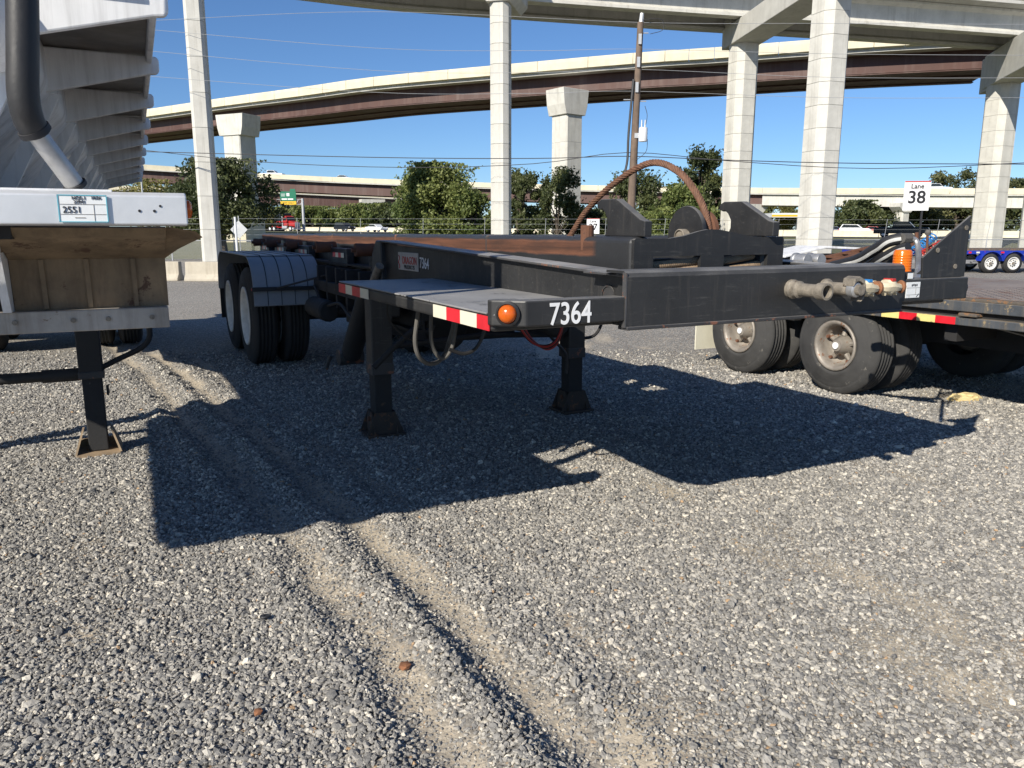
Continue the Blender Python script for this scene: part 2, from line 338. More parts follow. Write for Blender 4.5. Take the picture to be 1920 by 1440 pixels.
def rail_mat():
    m, t, bs = nodes('scraped_rail'); co = N(t, 'ShaderNodeTexCoord').outputs['Object']
    n1 = noise(t, co, 3, 9, .7); n2 = noise(t, co, 9, 6, .6, (1, .12, 4)); n3 = noise(t, co, 60, 4)
    ge = N(t, 'ShaderNodeTexCoord'); sx = N(t, 'ShaderNodeSeparateXYZ'); t.links.new(ge.outputs['Normal'], sx.inputs[0])
    ab = N(t, 'ShaderNodeMath', operation='ABSOLUTE'); t.links.new(sx.outputs[0], ab.inputs[0])
    so = N(t, 'ShaderNodeSeparateXYZ'); t.links.new(co, so.inputs[0])
    top = N(t, 'ShaderNodeMath', operation='MULTIPLY_ADD'); t.links.new(n1, top.inputs[0]); top.inputs[1].default_value = .035; t.links.new(so.outputs[2], top.inputs[2])
    msk = ramp(t, top.outputs[0], [(0, 0), (1, 1)])
    band = N(t, 'ShaderNodeMapRange'); t.links.new(top.outputs[0], band.inputs[0]); band.inputs[1].default_value = 1.322; band.inputs[2].default_value = 1.332
    end = N(t, 'ShaderNodeMapRange'); t.links.new(so.outputs[1], end.inputs[0]); end.inputs[1].default_value = .70; end.inputs[2].default_value = .74
    ut = N(t, 'ShaderNodeMapRange'); t.links.new(top.outputs[0], ut.inputs[0]); ut.inputs[1].default_value = 1.402; ut.inputs[2].default_value = 1.392
    side0 = ramp(t, ab.outputs[0], [(.6, 0), (.85, 1)]); sd = N(t, 'ShaderNodeMath', operation='MULTIPLY'); t.links.new(side0, sd.inputs[0]); t.links.new(ut.outputs[0], sd.inputs[1]); side = sd.outputs[0]
    k = N(t, 'ShaderNodeMath', operation='MULTIPLY'); t.links.new(side, k.inputs[0]); t.links.new(band.outputs[0], k.inputs[1])
    k2 = N(t, 'ShaderNodeMath', operation='MULTIPLY'); t.links.new(k.outputs[0], k2.inputs[0]); t.links.new(end.outputs[0], k2.inputs[1])
    rust = mixc(t, ramp(t, n2, [(.3, 0), (.68, 1)]), (.045, .020, .013), (.17, .070, .038))
    rust = mixc(t, ramp(t, noise(t, co, 2.4, 9, .75, (1, .45, 2.5)), [(.48, 0), (.66, .85)]), rust, (.045, .024, .017))  # dark patches: rust streaks plus shadows painted into the colour
    blk = mixc(t, n1, (.015, .016, .018), (.042, .043, .046))
    t.links.new(mixc(t, k2.outputs[0], blk, rust), bs.inputs['Base Color'])
    t.links.new(ramp(t, k2.outputs[0], [(0, .42), (1, .8)]), bs.inputs['Roughness']); bump(t, bs, n3, .2, .003); return m
M_['rail'] = rail_mat(); M_['stone'] = stone_mat(); M_['ground'] = ground_mat(); M_['grass'] = grass_mat(); M_['link'] = link_mat()

# ------------------------------------------------------------------ ground sheet and gravel
RUT = np.poly1d(np.polyfit([0.5, 1.91, 2.29, 2.58, 3.45, 5.5, 10.1, 13], [.85, .10, -.09, -.28, -.77, -2.05, -5.05, -7.0], 4))
RUTS = [(-.34, .040), (0, .050), (.31, .024), (-2.35, .04), (-2.7, .035), (1.9, .010), (2.3, .012)]
def vnoise(x, y, s, seed):
    rg = np.random.default_rng(seed); g = rg.random((257, 257))
    x = x * s + 1000; y = y * s + 1000; xi = np.floor(x).astype(int); yi = np.floor(y).astype(int); fx = x - xi; fy = y - yi
    fx = fx*fx*(3-2*fx); fy = fy*fy*(3-2*fy); G = lambda a, b: g[a % 257, b % 257]
    return (G(xi, yi)*(1-fx)+G(xi+1, yi)*fx)*(1-fy)+(G(xi, yi+1)*(1-fx)+G(xi+1, yi+1)*fx)*fy
PATCH = [(.86, 4.1, .26, .07, .8), (1.28, 3.45, .16, .12, .6), (1.12, 3.25, .20, .12, .7), (1.50, 2.9, .45, .10, .75), (1.38, 2.35, .30, .14, .9), (1.62, 2.5, .25, .10, .7), (-1.55, 2.6, .25, .1, .5), (-1.9, 3.3, .3, .12, .5), (2.3, 4.4, .5, .08, .5), (.5, 4.9, .5, .08, .45)]
def ground_h(x, y):
    yc = np.clip(y, .2, 13); r = (x - RUT(yc)) * .86 + .07 * (vnoise(x, y, 1.3, 5) - .5) + .035 * (vnoise(x, y, 6.5, 15) - .5) + .02 * (vnoise(x, y, 17, 16) - .5)
    h = np.zeros_like(x); s = np.zeros_like(x)
    for r0, am in RUTS:
        d = r - r0; am2 = am * (.65 + .7 * vnoise(x, y, .8, int(abs(r0) * 100) + 1))
        tr = np.exp(-((d - .115) / .095) ** 2)
        h += am2 * (.50 * np.exp(-((d + .06) / .06) ** 2) - .50 * tr); s = np.maximum(s, tr * min(1, am / .04))
    fade = np.clip((13 - y) / 2, 0, 1) * np.clip((y - .2) / .3, 0, 1)
    h = h * fade + .012 * (vnoise(x, y, 2.2, 2) - .5) * fade + .02 * (vnoise(x, y, .5, 3) - .5) * fade
    s = np.clip((s * 1.30 - .52) + .7 * (vnoise(x, y, 3, 9) - .5), 0, 1) * fade
    pa = np.clip((vnoise(x, y, .62, 21) * .7 + vnoise(x, y, 2.4, 22) * .3 - .66) * 5, 0, .75) * (x > .3)
    for px_, py_, a, b, am in PATCH:                           # worn sandy streaks
        u = (x - px_) * -.53 + (y - py_) * .85; v_ = (x - px_) * .85 + (y - py_) * .53
        pa = np.maximum(pa, am * np.exp(-(u / a) ** 2 - (v_ / b) ** 2) * (.45 + 1.1 * vnoise(x, y, 9, 31)))
    return h, np.maximum(s, pa * fade)
def axis(lo, hi, step, outlo, outhi):
    a = list(np.arange(lo, hi + 1e-6, step)); d = step
    while a[-1] < outhi: d *= 1.35; a.append(a[-1] + d)
    d = step; b = []
    p = lo
    while p > outlo: d *= 1.35; p -= d; b.append(p)
    return np.array(b[::-1] + a)
gx = axis(-8.5, 7.5, .06, -1500, 1500); gy = axis(.6, 13.5, .06, -400, 3000)
GX, GY = np.meshgrid(gx, gy); hh, ss = ground_h(GX.ravel(), GY.ravel())
inside = (GX.ravel() > -8.6) & (GX.ravel() < 7.6) & (GY.ravel() > .5) & (GY.ravel() < 13.6)
hh = np.where(inside, hh, 0); ss = np.where(inside, ss, 0)
me = bpy.data.meshes.new('ground'); nv = GX.size
me.vertices.add(nv); me.vertices.foreach_set('co', np.stack([GX.ravel(), GY.ravel(), hh], 1).ravel().astype(np.float32))
nx, ny = len(gx), len(gy); ii = np.arange((nx-1)*(ny-1)); r_ = ii // (nx-1); c_ = ii % (nx-1); b0 = r_*nx + c_
qd = np.stack([b0, b0+1, b0+nx+1, b0+nx], 1)
me.loops.add(qd.size); me.loops.foreach_set('vertex_index', qd.ravel().astype(np.int32)); me.polygons.add(len(qd))
me.polygons.foreach_set('loop_start', (np.arange(len(qd))*4).astype(np.int32)); me.update(calc_edges=True)
me.polygons.foreach_set('use_smooth', [True]*len(qd))
at_ = me.attributes.new('sand', 'FLOAT', 'POINT'); at_.data.foreach_set('value', ss.astype(np.float32))
me.materials.append(M_['ground']); tag(link('ground', me), kind='structure')

def scatter():
    P = []; S = []
    for y0, y1, dens, rad in ((.9, 2.6, 10500, .0054), (2.6, 3.8, 10000, .0055), (3.8, 5.2, 8000, .0060), (5.2, 7.0, 5200, .0068), (7.0, 9.4, 3000, .0080)):
        n = int((y1 - y0) * (1.44 * y1 + 2.4) * dens)
        y = RNG.uniform(y0, y1, n); x = RNG.uniform(-1, 1, n) * (.72 * y1 + 1.2)
        keep = np.abs(x) < .72 * y + 1.0; x, y = x[keep], y[keep]
        h, s = ground_h(x, y); k = (RNG.random(len(x)) > np.clip(s * 1.15, 0, .62)) & (RNG.random(len(x)) > np.clip((y - 5.6) / 3.9, 0, 1)); x, y, h, s = x[k], y[k], h[k], s[k]
        sz = rad * np.exp(RNG.normal(0, .30, len(x))) * np.where(s > .12, 1 - .45 * np.clip(s * RNG.uniform(.4, 1.6, len(x)), 0, 1), 1)
        P.append(np.stack([x, y, h + sz * .18 + RNG.random(len(x)) * .004], 1)); S.append(sz)
    x = RNG.uniform(-3.2, 3.2, 130000); y = RNG.uniform(1.2, 4.6, 130000); h, s = ground_h(x, y); k = (s > .10) & (RNG.random(len(x)) < .25 + s * .75); x, y, h = x[k], y[k], h[k]   # fine grit in the sandy ruts
    sz = .0030 * np.exp(RNG.normal(0, .3, len(x))); P.append(np.stack([x, y, h + sz * .3], 1)); S.append(sz)
    return np.concatenate(P), np.concatenate(S)
gp, gs = scatter(); ng = len(gp); gs[RNG.random(ng) < .010] *= 1.8
me = bpy.data.meshes.new('gravel'); me.vertices.add(ng); me.vertices.foreach_set('co', gp.ravel().astype(np.float32)); me.update()
def vat(name, typ, data, key):
    a = me.attributes.new(name, typ, 'POINT'); a.data.foreach_set(key, np.ascontiguousarray(data, dtype=np.float32 if typ != 'INT' else np.int32).ravel())
vat('rot', 'FLOAT_VECTOR', RNG.uniform(0, 6.28, (ng, 3)) * np.array([.12, .12, 1]), 'vector')
sc3 = np.stack([gs * RNG.uniform(.8, 1.5, ng), gs * RNG.uniform(.75, 1.2, ng), gs * RNG.uniform(.5, .95, ng)], 1)
vat('sc', 'FLOAT_VECTOR', sc3, 'vector'); vat('kk', 'INT', RNG.integers(0, 8, ng), 'value')
tint = np.clip(RNG.beta(2.3, 2.7, ng), 0, .955); tint[RNG.random(ng) < .004] = 1.0
vat('tint', 'FLOAT', tint, 'value')
gravel = tag(link('gravel', me), 'loose grey crushed stone covering the yard', None, kind='stuff')
ngp = bpy.data.node_groups.new('scatter_stones', 'GeometryNodeTree')
ngp.interface.new_socket('Geometry', in_out='INPUT', socket_type='NodeSocketGeometry'); ngp.interface.new_socket('Geometry', in_out='OUTPUT', socket_type='NodeSocketGeometry')
gn = ngp.nodes; gl = ngp.links
gi = gn.new('NodeGroupInput'); go = gn.new('NodeGroupOutput'); g2i = gn.new('GeometryNodeGeometryToInstance')
for i in range(8):
    ico = gn.new('GeometryNodeMeshIcoSphere'); ico.inputs['Subdivisions'].default_value = 2
    sp_ = gn.new('GeometryNodeSetPosition'); nz = gn.new('ShaderNodeTexNoise'); nz.noise_dimensions = '4D'
    nz.inputs['W'].default_value = i * 7.3; nz.inputs['Scale'].default_value = 1.15; nz.inputs['Detail'].default_value = 1.0
    sb = gn.new('ShaderNodeVectorMath'); sb.operation = 'SUBTRACT'; sb.inputs[1].default_value = (.5, .5, .5)
    ms = gn.new('ShaderNodeVectorMath'); ms.operation = 'SCALE'; ms.inputs['Scale'].default_value = 1.9
    sm = gn.new('GeometryNodeSetMaterial'); sm.inputs['Material'].default_value = M_['stone']
    fl = gn.new('GeometryNodeSetShadeSmooth'); fl.inputs['Shade Smooth'].default_value = False
    gl.new(ico.outputs['Mesh'], sp_.inputs['Geometry']); gl.new(nz.outputs['Color'], sb.inputs[0]); gl.new(sb.outputs[0], ms.inputs[0]); gl.new(ms.outputs[0], sp_.inputs['Offset'])
    gl.new(sp_.outputs[0], fl.inputs[0]); gl.new(fl.outputs[0], sm.inputs['Geometry']); gl.new(sm.outputs[0], g2i.inputs[0])
m2p = gn.new('GeometryNodeMeshToPoints'); iop = gn.new('GeometryNodeInstanceOnPoints'); iop.inputs['Pick Instance'].default_value = True
def nat(nm, typ):
    a = gn.new('GeometryNodeInputNamedAttribute'); a.data_type = typ; a.inputs[0].default_value = nm; return a.outputs[0]
e2r = gn.new('FunctionNodeEulerToRotation'); gl.new(nat('rot', 'FLOAT_VECTOR'), e2r.inputs[0])
gl.new(gi.outputs[0], m2p.inputs['Mesh']); gl.new(m2p.outputs[0], iop.inputs['Points']); gl.new(g2i.outputs[0], iop.inputs['Instance'])
gl.new(nat('kk', 'INT'), iop.inputs['Instance Index']); gl.new(e2r.outputs[0], iop.inputs['Rotation']); gl.new(nat('sc', 'FLOAT_VECTOR'), iop.inputs['Scale'])
gl.new(iop.outputs[0], go.inputs[0])
md = gravel.modifiers.new('scatter', 'NODES'); md.node_group = ngp

# ------------------------------------------------------------------ verge, highway, far land
def strip(name, L, Rr, mat, kind='structure'):
    m = MB(); n = len(L); m.add(list(L) + list(Rr), [(i, i+1, n+i+1, n+i) for i in range(n-1)]); return tag(m.build(name, mat), kind=kind)
HW = [(150, 52, .5), (80, 80, .6), (46, 97, .75), (0, 130, 1.1), (-45, 168, 1.6), (-120, 228, 1.9), (-260, 330, 2.0)]
def off(path, d):
    out = []
    for i, p in enumerate(path):
        a = Vector(path[max(i-1, 0)]); b = Vector(path[min(i+1, len(path)-1)]); t = (b - a); t.z = 0; t.normalize()
        out.append(Vector(p) + Vector((-t.y, t.x, 0)) * d)      # + is to the left of the direction of travel
    return out
near_e = off(HW, 12); far_e = off(HW, -22)
gz = lambda v, z: Vector((v.x, v.y, z))
strip('grass_verge', [gz(p, .012) for p in [Vector((170, 34, 0)), Vector((70, 48, 0)), Vector((40, 46.5, 0)), Vector((0, 43, 0)), Vector((-30, 40.5, 0)), Vector((-90, 60, 0)), Vector((-260, 200, 0))]], near_e, M_['grass'])
strip('highway', [p + Vector((0, 0, .02)) for p in near_e], [p + Vector((0, 0, .02)) for p in far_e], M_['asphalt'])
strip('far_grass', [p + Vector((0, 0, 0)) for p in far_e], [Vector((900, 700, 1.5)), Vector((700, 900, 1.5)), Vector((500, 1200, 1.5)), Vector((100, 1500, 1.5)), Vector((-300, 1500, 1.5)), Vector((-900, 1400, 1.5)), Vector((-1200, 1000, 1.5))], M_['grass'])
def sweep(path, prof, closed_prof=True):
    """prof: (lateral, z) pairs; lateral + points away from the viewer side (right of travel)"""
    m = MB(); n = len(prof); vs = []
    for i, p in enumerate(path):
        a = Vector(path[max(i-1, 0)]); b = Vector(path[min(i+1, len(path)-1)]); t = (b - a); t.z = 0; t.normalize(); nn = Vector((-t.y, t.x, 0))
        for l, z in prof: vs.append(Vector(p) + nn * l + Vector((0, 0, z)))
    fs = [(i*n + k, i*n + (k+1) % n, (i+1)*n + (k+1) % n, (i+1)*n + k) for i in range(len(path)-1) for k in range(n)]
    fs += [tuple(range(n))[::-1], tuple(range((len(path)-1)*n, len(path)*n))]
    return m.add(vs, fs)
def resample(path, step):
    P = [Vector(p) for p in path]; out = [P[0]]; acc = 0
    for a, b in zip(P, P[1:]):
        L = (b - a).length; d = step - acc
        while d < L: out.append(a + (b - a) * (d / L)); d += step
        acc = L - (d - step)
    out.append(P[-1]); return out
# median barrier of the highway
JB = [(0, 0), (-.30, 0), (-.30, .08), (-.12, .33), (-.08, .82), (.08, .82), (.12, .33), (.30, .08), (.30, 0)]
med = thing('highway_median_barrier', 'long cream concrete median barrier along the highway behind the fence', 'barrier', (46, 97, .75))
mp = [p + Vector((0, 0, .03)) for p in off(HW, -3)]; mr = resample(mp, 6.0)
for a, b in zip(mr, mr[1:]):
    d = (b - a).normalized() * .02
    o = sweep([a + d - med.location, b - d - med.location], JB).build('barrier_section', M_['parapet'], med)

# ------------------------------------------------------------------ columns, overpasses
def col_poly(w, d, c): return [(-w/2+c, -d/2), (w/2-c, -d/2), (w/2, -d/2+c), (w/2, d/2-c), (w/2-c, d/2), (-w/2+c, d/2), (-w/2, d/2-c), (-w/2, -d/2+c)]
def column(parent, base, top, w, d, ch, rz, mat=None, seg=1.07, name='column'):
    mat = mat or M_['concrete']; H = top - base.z
    m = MB().prism(col_poly(w - .05, d - .05, ch), 'z', 0, H); o = m.build(name, mat, parent)
    o.location = base - parent.location; o.rotation_euler.z = rz
    n = max(1, round(H / seg)); sh = H / n
    me = MB().prism(col_poly(w, d, ch), 'z', .012, sh - .012).mesh('column_segment', mat)
    for i in range(n): inst('column_segment', me, o, (0, 0, i * sh))
    return o
gz0 = lambda x, Y: Vector(((x - 960) / F_PX * (Y * _cp + CAM_H * _sp), Y, -.05))

# pale concrete flyover (top of the picture)
ZB = 14.5
npts = [atz(x, y, ZB) for x, y in ((560, -42), (760, -17), (972, 0), (1300, 24), (1579, 42), (1920, 66), (2150, 84))]
fl = thing('concrete_flyover', 'pale concrete flyover crossing the top of the picture on tall segmented columns', 'overpass', (12, 46, 0))
path = [p - fl.location for p in spline(npts, 36)]
lat = lambda p, d: off(p, d)
for k, dlat in enumerate((0.0, 3.4)):
    prof = [(0, 0), (.75, 0), (.75, .16), (.50, .34), (.50, 1.25), (.85, 1.42), (.85, 1.55), (-.10, 1.55), (-.10, 1.42), (.25, 1.25), (.25, .34), (0, .16)]
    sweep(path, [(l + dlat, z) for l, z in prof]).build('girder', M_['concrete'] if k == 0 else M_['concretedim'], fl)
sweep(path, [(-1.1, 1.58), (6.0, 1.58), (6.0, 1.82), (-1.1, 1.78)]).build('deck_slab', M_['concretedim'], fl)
for a, b in zip(path[::3], path[3::3]):
    d = (b - a).normalized() * .015
    sweep([a + d, b - d], [(-1.1, 1.83), (-.75, 1.83), (-.85, 2.75), (-1.05, 2.75)]).build('parapet_panel', M_['parapet'], fl)
# slender column with its hammerhead cap
cA = gz0(940, 45.6); column(fl, cA, 13.65, 1.04, 1.25, .26, R(-12))
cap = MB().prism([(-1.0, 14.3), (-1.0, 14.05), (-.62, 13.66), (.62, 13.66), (1.0, 14.05), (1.0, 16.6), (-1.0, 16.6)], 'y', -.75, 2.6)
o = cap.build('bent_cap', M_['concrete'], fl, bevel=.03); o.location = cA - fl.location; o.location.z = 0; o.rotation_euler.z = R(-12)
# straddle bent of two thick columns
cB = gz0(1524, 41.5); cC = gz0(1374, 53.0)
column(fl, cB, 13.2, 1.62, 1.62, .36, R(20)); column(fl, cC, 13.2, 1.62, 1.62, .36, R(20))
ax = (cB - cC); ang = math.atan2(ax.y, ax.x); Lb = ax.length
bm_ = MB().box(-1.5, Lb + 3.2, -.95, .95, 13.2, 14.45); bm_.box(-1.9, -.7, -.7, .7, 14.44, 15.8)
o = bm_.build('bent_cap', M_['concretedim'], fl, bevel=.04); o.location = Vector((cC.x, cC.y, 0)) - fl.location; o.rotation_euler.z = ang

# curved flyover with brown steel girders
ZP = 17.3
bp = [atz(x, y, ZP) for x, y in ((40, 240), (200, 216), (280, 204), (420, 183), (560, 164), (700, 144), (919, 123), (1187, 99), (1340, 88.5), (1523, 74), (1700, 62), (1890, 51))]
br = thing('brown_girder_flyover', 'curved flyover with dark brown steel girders and a cream parapet', 'overpass', (0, 80, 0))
bpth = [p - br.location - Vector((0, 0, ZP)) + Vector((0, 0, 0)) for p in spline(bp, 66)]
g0 = [Vector((p.x, p.y, 0)) for p in bpth]
for a, b in zip(g0[::2], g0[2::2]):
    d = (b - a).normalized() * .02
    sweep([a + d, b - d], [(0, ZP - .92), (.40, ZP - .98), (.30, ZP - .45), (.26, ZP), (.04, ZP), (0, ZP - .3)]).build('parapet_panel', M_['parapet'], br)
sweep(g0, [(.42, ZP - 1.22), (9.2, ZP - 1.22), (9.2, ZP - .97), (.42, ZP - .97)]).build('deck_slab', M_['concretedim'], br)
for dl in (1.7, 4.8, 7.7):
    sweep(g0, [(dl - .12, ZP - 1.23), (dl + .5, ZP - 1.23), (dl + .5, ZP - 1.30), (dl + .2, ZP - 1.30), (dl + .2, ZP - 2.75), (dl + .5, ZP - 2.75), (dl + .5, ZP - 2.82), (dl - .16, ZP - 2.82), (dl - .16, ZP - 2.75), (dl + .14, ZP - 2.75), (dl + .14, ZP - 1.30), (dl - .12, ZP - 1.30)]).build('girder', M_['steelbrown'], br)
sweep(g0, [(1.6, ZP - 2.70), (7.6, ZP - 2.70), (7.6, ZP - 2.62), (1.6, ZP - 2.62)]).build('bottom_panel', M_['steelbrown'], br)
def tpier(parent, x, Y, zt, w, d, rz, capw, caph, mat=None, zc=None):
    b = gz0(x, Y); mat = mat or M_['concrete']
    column(parent, b, zt - caph, w, d, .12, rz, mat, 2.4, 'pier_shaft')
    m = MB().prism([(-capw/2 + .25, zt - caph), (capw/2 - .25, zt - caph), (capw/2, zt - caph + .9), (capw/2 + .15, zt), (-capw/2 - .15, zt), (-capw/2, zt - caph + .9)], 'y', -d/2 - .15, d/2 + .15)
    o = m.build('pier_cap', mat, parent, bevel=.03); o.location = b - parent.location; o.location.z = 0; o.rotation_euler.z = rz
tpier(br, 462, 92.5, ZP - 2.85, 2.5, 2.6, R(-25), 3.7, 2.3); tpier(br, 1060, 76.5, ZP - 2.85, 2.0, 2.2, R(38), 2.9, 2.3)
# right end bent that carries the brown girders
cD = gz0(1846, 60.0); cE = gz0(1944, 50.0)
column(br, cD, 12.0, 1.9, 1.9, .4, R(20)); column(br, cE, 12.0, 1.9, 1.9, .4, R(20))
ax = cE - cD; ang = math.atan2(ax.y, ax.x)
bm_ = MB().box(-1.6, ax.length + 4, -1.0, 1.0, 12.0, 14.35); bm_.box(-2.6, -.9, -.9, .9, 11.8, 14.3)
o = bm_.build('bent_cap', M_['concretedim'], br, bevel=.04); o.location = Vector((cD.x, cD.y, 0)) - br.location; o.rotation_euler.z = ang
# lone column at the left whose deck lies above the picture
lc = thing('lone_overpass_column', 'tall slim segmented concrete column beside the dark oak, deck out of view', 'column', gz0(399, 39.0))
column(lc, gz0(399, 39.0), 19.0, .84, 1.2, .14, R(14), seg=1.55)
o = MB().prism([(-1.5, 19.0), (1.5, 19.0), (2.6, 20.4), (2.6, 20.9), (-2.6, 20.9), (-2.6, 20.4)], 'y', -.8, .8).build('bent_cap', M_['concrete'], lc, bevel=.03)

# far overpasses
def far_over(name, label, pts, dz, gmat, wdt, piers=(), split=None):
    t = thing(name, label, 'overpass', gz(atz(*pts[len(pts)//2][:2], 0) if False else at(*pts[len(pts)//2]), 0))
    pth = [p - t.location for p in spline([at(*q) for q in pts], 30)]
    for a, b in zip(pth[::2], pth[2::2]):
        d = (b - a).normalized() * .03
        sweep([a + d, b - d], [(0, -1.05), (.4, -1.05), (.25, 0), (.0, 0)]).build('parapet_panel', M_['parapet'], t)
    sweep(pth, [(.05, -1.3), (wdt, -1.3), (wdt, -1.06), (.05, -1.06)]).build('deck_slab', M_['concretedim'], t)
    k = split or 0
    for dl in (1.2, wdt - 1.6):
        if gmat == 'both':
            sweep(pth[:k+1], [(dl, -1.31), (dl + .5, -1.31), (dl + .5, -dz), (dl, -dz)]).build('girder', M_['steelbrown'], t)
            sweep(pth[k:], [(dl - .6, -1.31), (dl + .2, -1.31), (dl + .2, -dz + .35), (dl - .6, -dz + .35)]).build('girder', M_['concrete'], t)
        else: sweep(pth, [(dl, -1.31), (dl + .5, -1.31), (dl + .5, -dz), (dl, -dz)]).build('girder', M_[gmat], t)
    for (x, y, Y, w, cw) in piers:
        b = gz0(x, Y); b.z = .5; zt = at(x, y, Y).z
        column(t, b, zt - 1.6, w, 2.0, .2, R(25), None, 3, 'pier_shaft')
        m = MB().prism([(-w/2, zt - 1.7), (w/2, zt - 1.7), (cw/2, zt - .7), (cw/2, zt), (-cw/2, zt), (-cw/2, zt - .7)], 'y', -1.2, 1.2); o = m.build('pier_cap', M_['concrete'], t); o.location = gz(b - t.location, 0); o.rotation_euler.z = R(25)
    return t
far_over('far_overpass', 'far overpass running level behind the trees, brown girders left and pale concrete girders right',
         [(120, 300, 178), (330, 312, 182), (485, 325, 186), (700, 335, 182), (960, 344, 176), (1200, 349, 168), (1430, 352, 158), (1700, 353, 148), (1950, 353, 138), (2300, 352, 126)], 3.7, 'both', 12,
         [(1686, 381, 149, 1.9, 4.2), (1412, 383, 160, 2.2, 4.4), (700, 374, 184, 2.4, 5.5)], split=18)
far_over('lowest_far_overpass', 'lowest far overpass with brown girders seen just under the other one at left',
         [(150, 348, 235), (400, 351, 242), (500, 354, 246), (650, 361, 250), (900, 374, 258)], 4.6, 'steelbrown', 11)
# street lamps far off
for x, yt, yb, Y, lab in ((275, 258, 318, 150, 'thin pale lamp mast left of the tall slim column'), (1188, 44, 330, 120, 'tall pale steel mast directly behind the wooden utility pole')):
    b = gz0(x, Y); t = thing('light_mast', lab, 'lamp post', b)
    top = at(x, yt, Y); MB().cyl((0, 0, 0), (0, 0, top.z), .26 if Y == 120 else .2, .2 if Y == 120 else .12, 10).build('mast', M_['galv'], t, smooth=True)
    MB().cyl((-.5, 0, top.z), (.9, 0, top.z + .1), .12, .1, 8).build('lamp_arm', M_['galv'], t)

# ------------------------------------------------------------------ concrete blocks and fence at the yard edge
for i, (x0, x1, Y) in enumerate(((300, 340, 23.3), (352, 428, 23.1), (440, 540, 23.0), (238, 292, 23.6))):
    a = gz0(x0, Y); b = gz0(x1, Y); L = (b - a).length
    t = thing('concrete_barrier', ['short stained concrete barrier block in the gap beside the white trailer', 'long stained concrete barrier block just left of the grey fender', 'concrete barrier block hidden mostly behind the grey fender', 'concrete barrier block behind the white trailer apron'][i], 'barrier', gz((a + b) / 2, 0), 0, 'concrete barrier blocks along the yard edge')
    MB().prism([(-.26, 0), (.26, 0), (.26, .07), (.14, .20), (.11, .56), (-.11, .56), (-.14, .20), (-.26, .07)], 'x', -L/2, L/2).build('block', M_['block'], t, bevel=.015)
fpts = [Vector((-46, 40.5, 0)), Vector((-14, 39.6, 0)), Vector((8, 41.5, 0)), Vector((30, 45, 0)), Vector((62, 47, 0))]
fence = thing('chain_link_fence', 'chain link fence with barbed wire strands along the far yard edge', 'fence', (-14, 39.6, 0))
for a, b in zip(fpts, fpts[1:]):
    d = b - a; L = d.length; rz = math.atan2(d.y, d.x); ob = a - fence.location
    def loc_(o): o.location = ob; o.rotation_euler.z = rz; return o
    loc_(MB().quad((0, 0, .05), (L, 0, .05), (L, 0, .98), (0, 0, .98)).build('wire_mesh', M_['link'], fence))
    loc_(MB().cyl((0, 0, 1.0), (L, 0, 1.0), .024, n=6).build('top_rail', M_['galv'], fence))
    for z in (1.28, 1.55, 1.82, 2.08): loc_(MB().cyl((0, 0, z), (L, 0, z), .0045, n=4).build('barbed_wire', M_['galv'], fence))
    n = int(L / 3.0)
    me = MB().cyl((0, 0, 0), (0, 0, 1.05), .034, n=6).cyl((0, 0, 1.05), (.03, -.10, 2.12), .012, n=4).mesh('post', M_['galv'])
    for k in range(n):
        o = inst('post', me, fence, ob + d * (k / n), (0, 0, rz))
MB().cyl((0, 0, 0), (0, 0, 2.2), .06, n=8).build('terminal_post', M_['carwhite'], fence).location = gz0(446, 38.9) - fence.location

# ------------------------------------------------------------------ trees
def leaf_mesh(name, C, size, mat, base=None):
    n = len(C); u = RNG.normal(size=(n, 3)); u /= np.linalg.norm(u, axis=1)[:, None]
    v = RNG.normal(size=(n, 3)); v -= u * (v * u).sum(1)[:, None]; v /= np.linalg.norm(v, axis=1)[:, None]
    s = (size * RNG.uniform(.6, 1.4, n))[:, None]; a = u * s; b = v * s * .55
    V = np.stack([C - a, C + b, C + a, C - b], 1).reshape(-1, 3)
    me = bpy.data.meshes.new(name); me.vertices.add(4*n); me.vertices.foreach_set('co', V.ravel().astype(np.float32))
    me.loops.add(4*n); me.loops.foreach_set('vertex_index', np.arange(4*n, dtype=np.int32)); me.polygons.add(n)
    me.polygons.foreach_set('loop_start', np.arange(n, dtype=np.int32) * 4); me.update(calc_edges=True)
    t = np.clip(RNG.normal(.45, .20, n) + (0 if base is None else base), 0, 1)
    at_ = me.attributes.new('tone', 'FLOAT', 'FACE'); at_.data.foreach_set('value', t.astype(np.float32))
    me.materials.append(mat); return me
